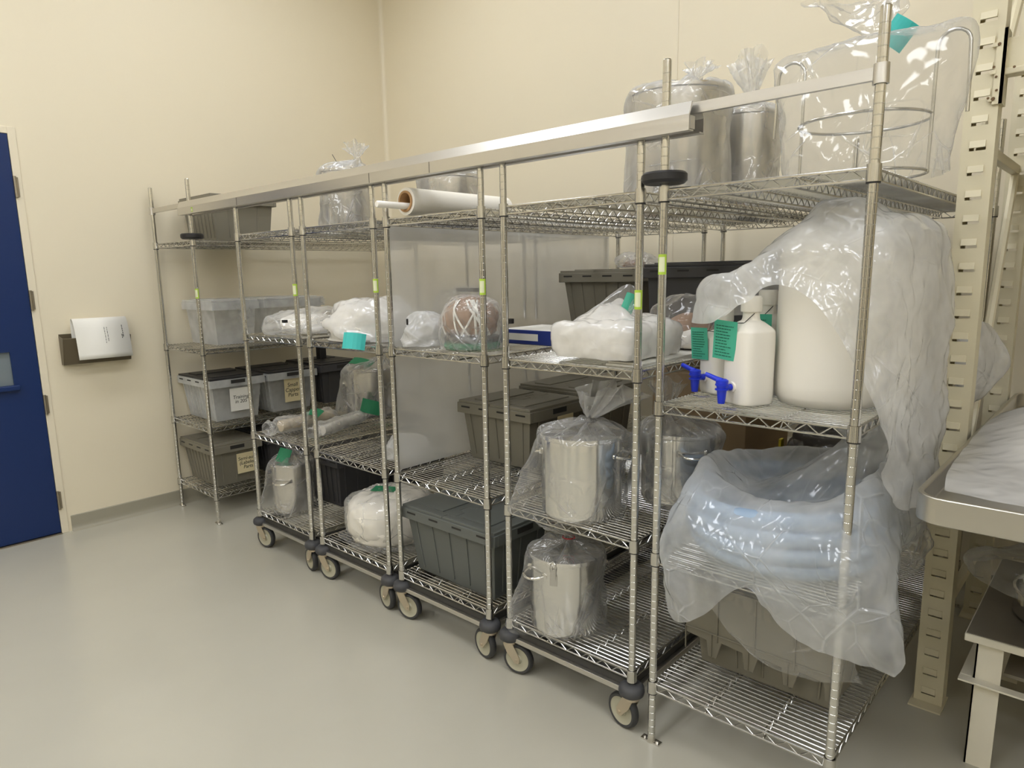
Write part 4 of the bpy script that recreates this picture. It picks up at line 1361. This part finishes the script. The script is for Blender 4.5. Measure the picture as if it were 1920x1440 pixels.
# dark bagged hoses farther back on the same shelf
T = thing('bagged_hose', 'dark hoses in clear bags with yellow tape, behind the blue hose bag', 'hose', (4.06, 1.02, 0.696))
for i, (rad, z) in enumerate(((0.20, 0.035), (0.20, 0.10), (0.19, 0.165), (0.17, 0.225))):
    MB().tube([(rad * math.cos(q), rad * 1.2 * math.sin(q), z + 0.012 * math.sin(2 * q + i)) for q in np.linspace(0, 2 * PI, 41)[:-1]], 0.034, 12, closed=True).build('hose_turn', M['darkstuff'], T, smooth=70)
MB().box((-0.235, -0.11, 0.02), (-0.225, -0.08, 0.20)).build('yellow_tape', M['yellow'], T)
lump('plastic_bag', T, (0, 0, 0.002), (0.255, 0.29, 0.30), 'film', 38, amp=0.014)

# ------------------------------------------------------------------ bagged wire frame on the top shelf
T = thing('wire_basket', 'round wire basket with two tall loops in a clear bag, top shelf', 'wire basket', (4.235, 0.30, 1.830))
for z in (0.010, 0.155):
    MB().tube([(0.165 * math.cos(q), 0.165 * math.sin(q), z) for q in np.linspace(0, 2 * PI, 49)[:-1]], 0.0042, 8, closed=True).build('ring', M['chrome'], T, smooth=60)
for sx, dx in ((-1, -0.075), (1, 0.072)):
    xa, xb = sx * 0.167, sx * 0.167 + dx
    xm, rl = (xa + xb) / 2, abs(dx) / 2
    pts = [(xa, 0, 0.006), (xa, 0, 0.18), (xa, 0, 0.315)]
    for q in np.linspace(0, PI, 9)[1:-1]:
        pts.append((xm + (xa - xm) * math.cos(q), 0, 0.315 + rl * math.sin(q)))
    pts += [(xb, 0, 0.315), (xb + sx * 0.004, 0, 0.22), (xb + sx * 0.006, 0, 0.145)]
    MB().tube(pts, 0.0045, 8).build('loop', M['chrome'], T, smooth=60)
R = [oval(0, 0, 0.003, 0.20, 0.19, n=16, jit=0.06, seed=1), oval(0, 0, 0.07, 0.205, 0.185, n=16, jit=0.04, seed=2), oval(0, 0, 0.20, 0.235, 0.15, n=16, jit=0.03, seed=3, lobes=[(-60, 20, 0.02, 0)]),
     oval(0, 0, 0.335, 0.245, 0.10, n=16, jit=0.03, seed=4, lobes=[(0, 25, 0.0, 0.03), (180, 25, 0, 0.025)]), oval(0, 0.03, 0.375, 0.10, 0.055, n=16, jit=0.05, seed=5), oval(0.0, 0.06, 0.395, 0.03, n=16, jit=0.1, seed=6),
     oval(-0.03, 0.08, 0.46, 0.085, 0.06, n=16, jit=0.25, seed=7), oval(-0.09, 0.10, 0.545, 0.13, 0.10, n=16, jit=0.35, seed=8)]
loft('plastic_bag', T, R, M['film'], 70, 96, 0.010, 39, amps=[1, 0.8, 0.7, 0.6, 0.6, 0.3, 1.3, 1.6])
card_tag(T, 'teal_light', 0.07, 0.075, (0.06, 0.05, 0.385), (0.2, 0.6, 0.5), bend=0.01)

# ------------------------------------------------------------------ wall file with papers
T = thing('wall_file', 'bronze plastic wall file pocket on the left wall beside the door', 'wall file', (WX, -0.425, 1.075))
fb = MB()
fb.box((0.0, -0.195, 0.0), (0.004, 0.195, 0.19))
fb.prism([(0.004, 0.0), (0.045, 0.0), (0.085, 0.165), (0.081, 0.167), (0.042, 0.004), (0.004, 0.004)], 'y', -0.195, 0.195)
for s in (-1, 1):
    fb.prism([(0.004, 0.0), (0.045, 0.0), (0.085, 0.165), (0.004, 0.18)], 'y', s * 0.195 - 0.002, s * 0.195 + 0.002)
fb.build('pocket', M['bronze'], T)
T = thing('document', 'white printed sheets draped out of the wall file', 'papers', (WX, -0.405, 1.075))
for k_, off in enumerate((0.0, 0.004)):
    pr = [(0.020, 0.10), (0.016, 0.20), (0.022, 0.262), (0.040, 0.283), (0.064, 0.275), (0.085, 0.235), (0.104, 0.15), (0.120, 0.03 + 0.02 * k_)]
    pr = [(x - off, z - off) for x, z in pr]
    P_ = cr(np.array(pr), 24, False)
    vs = []
    ya, yb = (-0.148 + 0.01 * k_, 0.165)
    for x, z in P_:
        vs += [(x, ya, z), (x, yb, z)]
    MB().add(vs, [(2 * i, 2 * i + 1, 2 * i + 3, 2 * i + 2) for i in range(23)]).build('sheet', M['paper'], T, smooth=179, solid=0.0012)
ib = MB()
rg = random.Random(4)
def onsheet(s):
    x, z = cr(np.array([(0.085, 0.235), (0.104, 0.15), (0.120, 0.03)]), 50, False)[int(s * 49)]
    return x + 0.0016, z
for yy, a, b, wd in ((0.125, 0.05, 0.5, 0.0022), (0.02, 0.12, 0.62, 0.0014), (0.035, 0.12, 0.60, 0.0014), (0.118, 0.4, 0.55, 0.002)):
    s = a
    while s < b:
        e = min(b, s + 0.04 + 0.06 * rg.random())
        (xa, za), (xb, zb) = onsheet(s), onsheet(e)
        ib.add([(xa, yy - wd, za), (xa, yy + wd, za), (xb, yy + wd, zb), (xb, yy - wd, zb)], [(0, 1, 2, 3)])
        s = e + 0.02
ib.build('print_lines', M['ink'], T)

# ------------------------------------------------------------------ pallet rack at the right
def upright(T, x0, x1, y0, y1, ztop):
    mb = MB()
    xs0, xs1 = x0 + (x1 - x0) * 0.25, x1 - (x1 - x0) * 0.25
    t_ = 0.003
    # front face with real slots, two side webs, lips
    mb.box((x0, y0, 0), (xs0, y0 + t_, ztop))
    mb.box((xs1, y0, 0), (x1, y0 + t_, ztop))
    z = 0.0
    zs = 0.035
    while z < ztop:
        top = min(zs, ztop)
        mb.box((xs0, y0, z), (xs1, y0 + t_, top))
        z = zs + 0.009
        zs += 0.0765
    zs = 0.035
    while zs < ztop - 0.03:
        mb.hexa([(xs0 + 0.001, y0 - 0.008, zs + 0.009), (xs1 - 0.001, y0 - 0.008, zs + 0.009), (xs1 - 0.001, y0 + 0.001, zs + 0.009), (xs0 + 0.001, y0 + 0.001, zs + 0.009), (xs0 + 0.001, y0 - 0.003, zs + 0.030), (xs1 - 0.001, y0 - 0.003, zs + 0.030), (xs1 - 0.001, y0 + 0.001, zs + 0.030), (xs0 + 0.001, y0 + 0.001, zs + 0.030)])
        zs += 0.0765
    mb.box((x0, y0 + t_, 0), (x0 + t_, y1, ztop))
    mb.box((x1 - t_, y0 + t_, 0), (x1, y1, ztop))
    mb.box((x0 + t_, y1 - t_, 0), (x0 + 0.024, y1, ztop))
    mb.box((x1 - 0.024, y1 - t_, 0), (x1 - t_, y1, ztop))
    u = mb.build('upright', M['rack'], T)
    fp = MB().box((x0 - 0.008, y0 - 0.05, 0.0), (x1 + 0.005, y1 + 0.01, 0.006))
    fp.build('foot_plate', M['rack'], u)
    return u


T = thing('pallet_rack', 'cream steel pallet rack with slotted uprights at the right', 'rack', (4.437, 0.85, 0))
T.rotation_euler.y = -0.009
upright(T, -0.043, 0.047, 0.0, 0.075, 3.4)
upright(T, -0.032, 0.052, 0.88, 0.955, 3.4)
for z in (0.30, 1.95, 2.90):
    MB().box((-0.015, 0.075, z), (0.015, 0.88, z + 0.035)).build('cross_brace', M['rack'], T, bevel=0.003)
for za, zb in ((0.33, 1.95), (1.985, 2.9)):
    MB().tube([(0.0, 0.08, za), (0.0, 0.875, zb)], 0.016, 8).build('diagonal_brace', M['rack'], T)
bm_ = MB()
bm_.box((0.052, 0.012, 2.165), (2.6, 0.060, 2.275))
bm_.box((0.052, 0.002, 2.165), (2.6, 0.012, 2.185))
b_ = bm_.build('beam', M['rack'], T, bevel=0.004)
MB().box((0.06, 0.064, 2.262), (2.6, 0.876, 2.275)).build('deck', M['table_top'], T)
MB().box((0.052, 0.885, 2.165), (2.6, 0.945, 2.275)).build('beam', M['rack'], T, bevel=0.004)
cb = MB()
cb.box((0.030, -0.010, 2.08), (0.056, -0.004, 2.30))
cb.box((0.047, -0.010, 2.08), (0.056, 0.065, 2.30))
for z in (2.09, 2.17, 2.25):
    cb.box((0.020, -0.012, z), (0.034, -0.003, z + 0.012))
cb.build('beam_connector', M['rack'], b_)
for x_, z_, sz in ((0.033, 2.096, .006), (0.036, 2.16, .004), (0.028, 2.19, .004), (0.037, 2.255, .005), (0.040, 2.12, .004), (0.02, 2.10, .004), (0.08, 2.18, .004), (0.13, 2.176, .005), (-0.02, 2.42, .003)):
    MB().lathe([(0, -0.0135), (sz, -0.0130), (sz * 0.8, -0.012), (0, -0.012)], 8, (x_, 0, z_), 'y', capb=False, capt=False).build('rust_spot', M['rack_worn'], T)
# tray resting on the beam
T = thing('tray', 'pale grey shallow tray sitting on the cream rack beam', 'tray', (4.72, 0.92, 2.300))
tb = MB()
tb.hexa([(-0.16, -0.10, 0.0), (0.30, -0.10, 0.0), (0.30, 0.22, 0.0), (-0.16, 0.22, 0.0), (-0.20, -0.14, 0.06), (0.34, -0.14, 0.06), (0.34, 0.26, 0.06), (-0.20, 0.26, 0.06)])
tb.build('pan', M['grey_tray'], T, bevel=0.006)
MB().box((-0.215, -0.155, 0.05), (0.355, -0.138, 0.064)).build('rim', M['black'], T, bevel=0.003)

# stainless table with raised rim
T = thing('steel_table', 'stainless steel table with rounded raised rim at the right', 'table', (5.1, 0.95, 0))
x0, x1, y0, y1 = -0.607, 0.75, -0.945, 0.93
def rrect(x0, y0, x1, y1, r, n=8):
    out = []
    for cx_, cy_, a in ((x1 - r, y0 + r, -90), (x1 - r, y1 - r, 0), (x0 + r, y1 - r, 90), (x0 + r, y0 + r, 180)):
        for i in range(n + 1):
            q = math.radians(a + 90 * i / n)
            out.append((cx_ + r * math.cos(q), cy_ + r * math.sin(q)))
    return out
o_, i_ = rrect(x0, y0, x1, y1, 0.07), rrect(x0 + 0.014, y0 + 0.014, x1 - 0.014, y1 - 0.014, 0.056)
nn_ = len(o_)
rings = [[(x, y, 0.962) for x, y in o_], [(x, y, 1.030) for x, y in o_], [(x, y, 1.030) for x, y in i_], [(x, y, 0.972) for x, y in i_]]
mb = MB()
mb.v = [p for r_ in rings for p in r_]
mb.f = grid_faces(4, nn_, True) + [tuple(3 * nn_ + k for k in range(nn_)), tuple(range(nn_ - 1, -1, -1))]
mb.build('table_top', M['table_steel'], T, smooth=30, bevel=0.0025)
for lx, ly in ((-0.05, -0.5), (0.6, -0.5), (-0.05, 0.6), (0.6, 0.6)):
    MB().cyl((lx, ly, 0.0), (lx, ly, 0.962), 0.019, 16).build('leg', M['steel'], T, smooth=40)
T = thing('table_bag', 'white plastic bag spread over the stainless table', 'bag', (4.85, 0.45, 0.973))
g0 = [[(-.30, -.38, .062), (-.10, -.40, .062), (.15, -.41, .06), (.45, -.40, .05), (.7, -.38, .04)],
      [(-.325, -.20, .066), (-.12, -.2, .075), (.12, -.2, .10), (.42, -.2, .10), (.7, -.2, .05)],
      [(-.34, .10, .06), (-.14, .08, .11), (.08, .06, .14), (.38, .05, .13), (.7, 0, .06)],
      [(-.335, .36, .075), (-.17, .36, .13), (.04, .36, .16), (.34, .34, .14), (.7, .3, .06)],
      [(-.31, .58, .10), (-.18, .62, .15), (.0, .66, .16), (.32, .66, .14), (.7, .6, .06)],
      [(-.22, .80, .05), (-.1, .86, .08), (.05, .9, .10), (.3, .9, .08), (.7, .9, .05)]]
loft('bag', T, g0, M['film_white'], 50, 50, 0.009, 43, closed=False, base=4)
lump('bag_contents', T, (0.12, 0.25, 0.004), (0.34, 0.45, 0.085), 'bundle', 44, amp=0.006)

# bag bulging through the rack frame
T = thing('bag_tuft', 'milky bag end pushed through the rack frame behind the upright', 'bag', (4.42, 1.25, 1.15))
loft('film', T, [[(x - 4.42, y - 1.25, z - 1.15) for x, y, z in r_] for r_ in (
    [(4.36 + .02 * math.cos(q), 1.03 + 0.03 * math.sin(q), 1.28 + .08 * math.cos(q + 1)) for q in np.linspace(0, 2 * PI, 13)[:-1]],
    [(4.415 + .04 * math.cos(q), 1.12 + 0.07 * math.sin(q), 1.24 + .13 * math.sin(q)) for q in np.linspace(0, 2 * PI, 13)[:-1]],
    [(4.43 + .05 * math.cos(q), 1.26 + 0.08 * math.sin(q), 1.22 + .14 * math.sin(q)) for q in np.linspace(0, 2 * PI, 13)[:-1]],
    [(4.47 + .04 * math.cos(q), 1.31 + 0.05 * math.sin(q), 1.22 + .07 * math.sin(q)) for q in np.linspace(0, 2 * PI, 13)[:-1]],
    [(4.50 + .01 * math.cos(q), 1.35 + 0.01 * math.sin(q), 1.23 + .02 * math.sin(q)) for q in np.linspace(0, 2 * PI, 13)[:-1]])], M['film_haze'], 36, 48, 0.010, 45)

# white step table in front
T = thing('step_table', 'low white painted metal stand with grey top at the lower right', 'stand', (4.95, 0.85, 0))
xa, ya = -0.385, -0.30
MB().box((xa, ya, 0.430), (0.45, 0.45, 0.455)).build('top_frame', M['white_paint'], T, bevel=0.003)
MB().box((xa + 0.004, ya + 0.004, 0.455), (0.446, 0.446, 0.4575)).build('top_surface', M['table_top'], T)  # shadow on the stand's top, put in as a grey sheet
for lx, ly in ((xa + 0.03, ya + 0.03), (0.36, ya + 0.03), (xa + 0.03, 0.36), (0.36, 0.36)):
    lg = MB()
    lg.box((lx, ly, 0.0), (lx + 0.070, ly + 0.005, 0.430))
    lg.box((lx, ly, 0.0), (lx + 0.005, ly + 0.062, 0.430))
    lg.build('leg', M['white_paint'], T)
MB().box((xa - 0.005, ya - 0.005, 0.295), (0.455, ya + 0.028, 0.301)).build('angle_rail', M['white_paint'], T)
MB().box((xa - 0.005, ya + 0.036, 0.295), (xa + 0.028, 0.45, 0.301)).build('angle_rail', M['white_paint'], T)
MB().box((xa + 0.10, ya + 0.10, 0.301), (0.35, 0.35, 0.312)).build('lower_shelf', M['table_top'], T)
T = thing('steel_pan', 'round stainless pan on the white stand, covered by a bag', 'pan', (4.84, 0.84, 0.4585))
MB().lathe([(0, 0.0), (0.175, 0.0), (0.188, 0.01), (0.190, 0.085), (0.194, 0.088), (0.194, 0.092), (0.186, 0.092), (0.184, 0.012), (0, 0.010)], 56, capb=False, capt=False).build('pan_body', M['steel'], T, smooth=35)
T2 = thing('bag_cover', 'dusky translucent bag lying over the stainless pan', 'bag', (4.81, 0.84, 0.552))
loft('film', T2, [oval(0, 0, 0.012, 0.25, 0.22, n=16, jit=0.05, seed=2, lobes=[(195, 30, 0.05, 0.03)]), oval(0, 0, 0.06, 0.23, 0.21, n=16, jit=0.05, seed=3, lobes=[(195, 30, 0.06, 0.03)]), oval(0, 0, 0.11, 0.15, 0.15, n=16, jit=0.05, seed=4), oval(0, 0, 0.125, 0.02, n=16)], M['film_mid'], 36, 60, 0.016, 47)
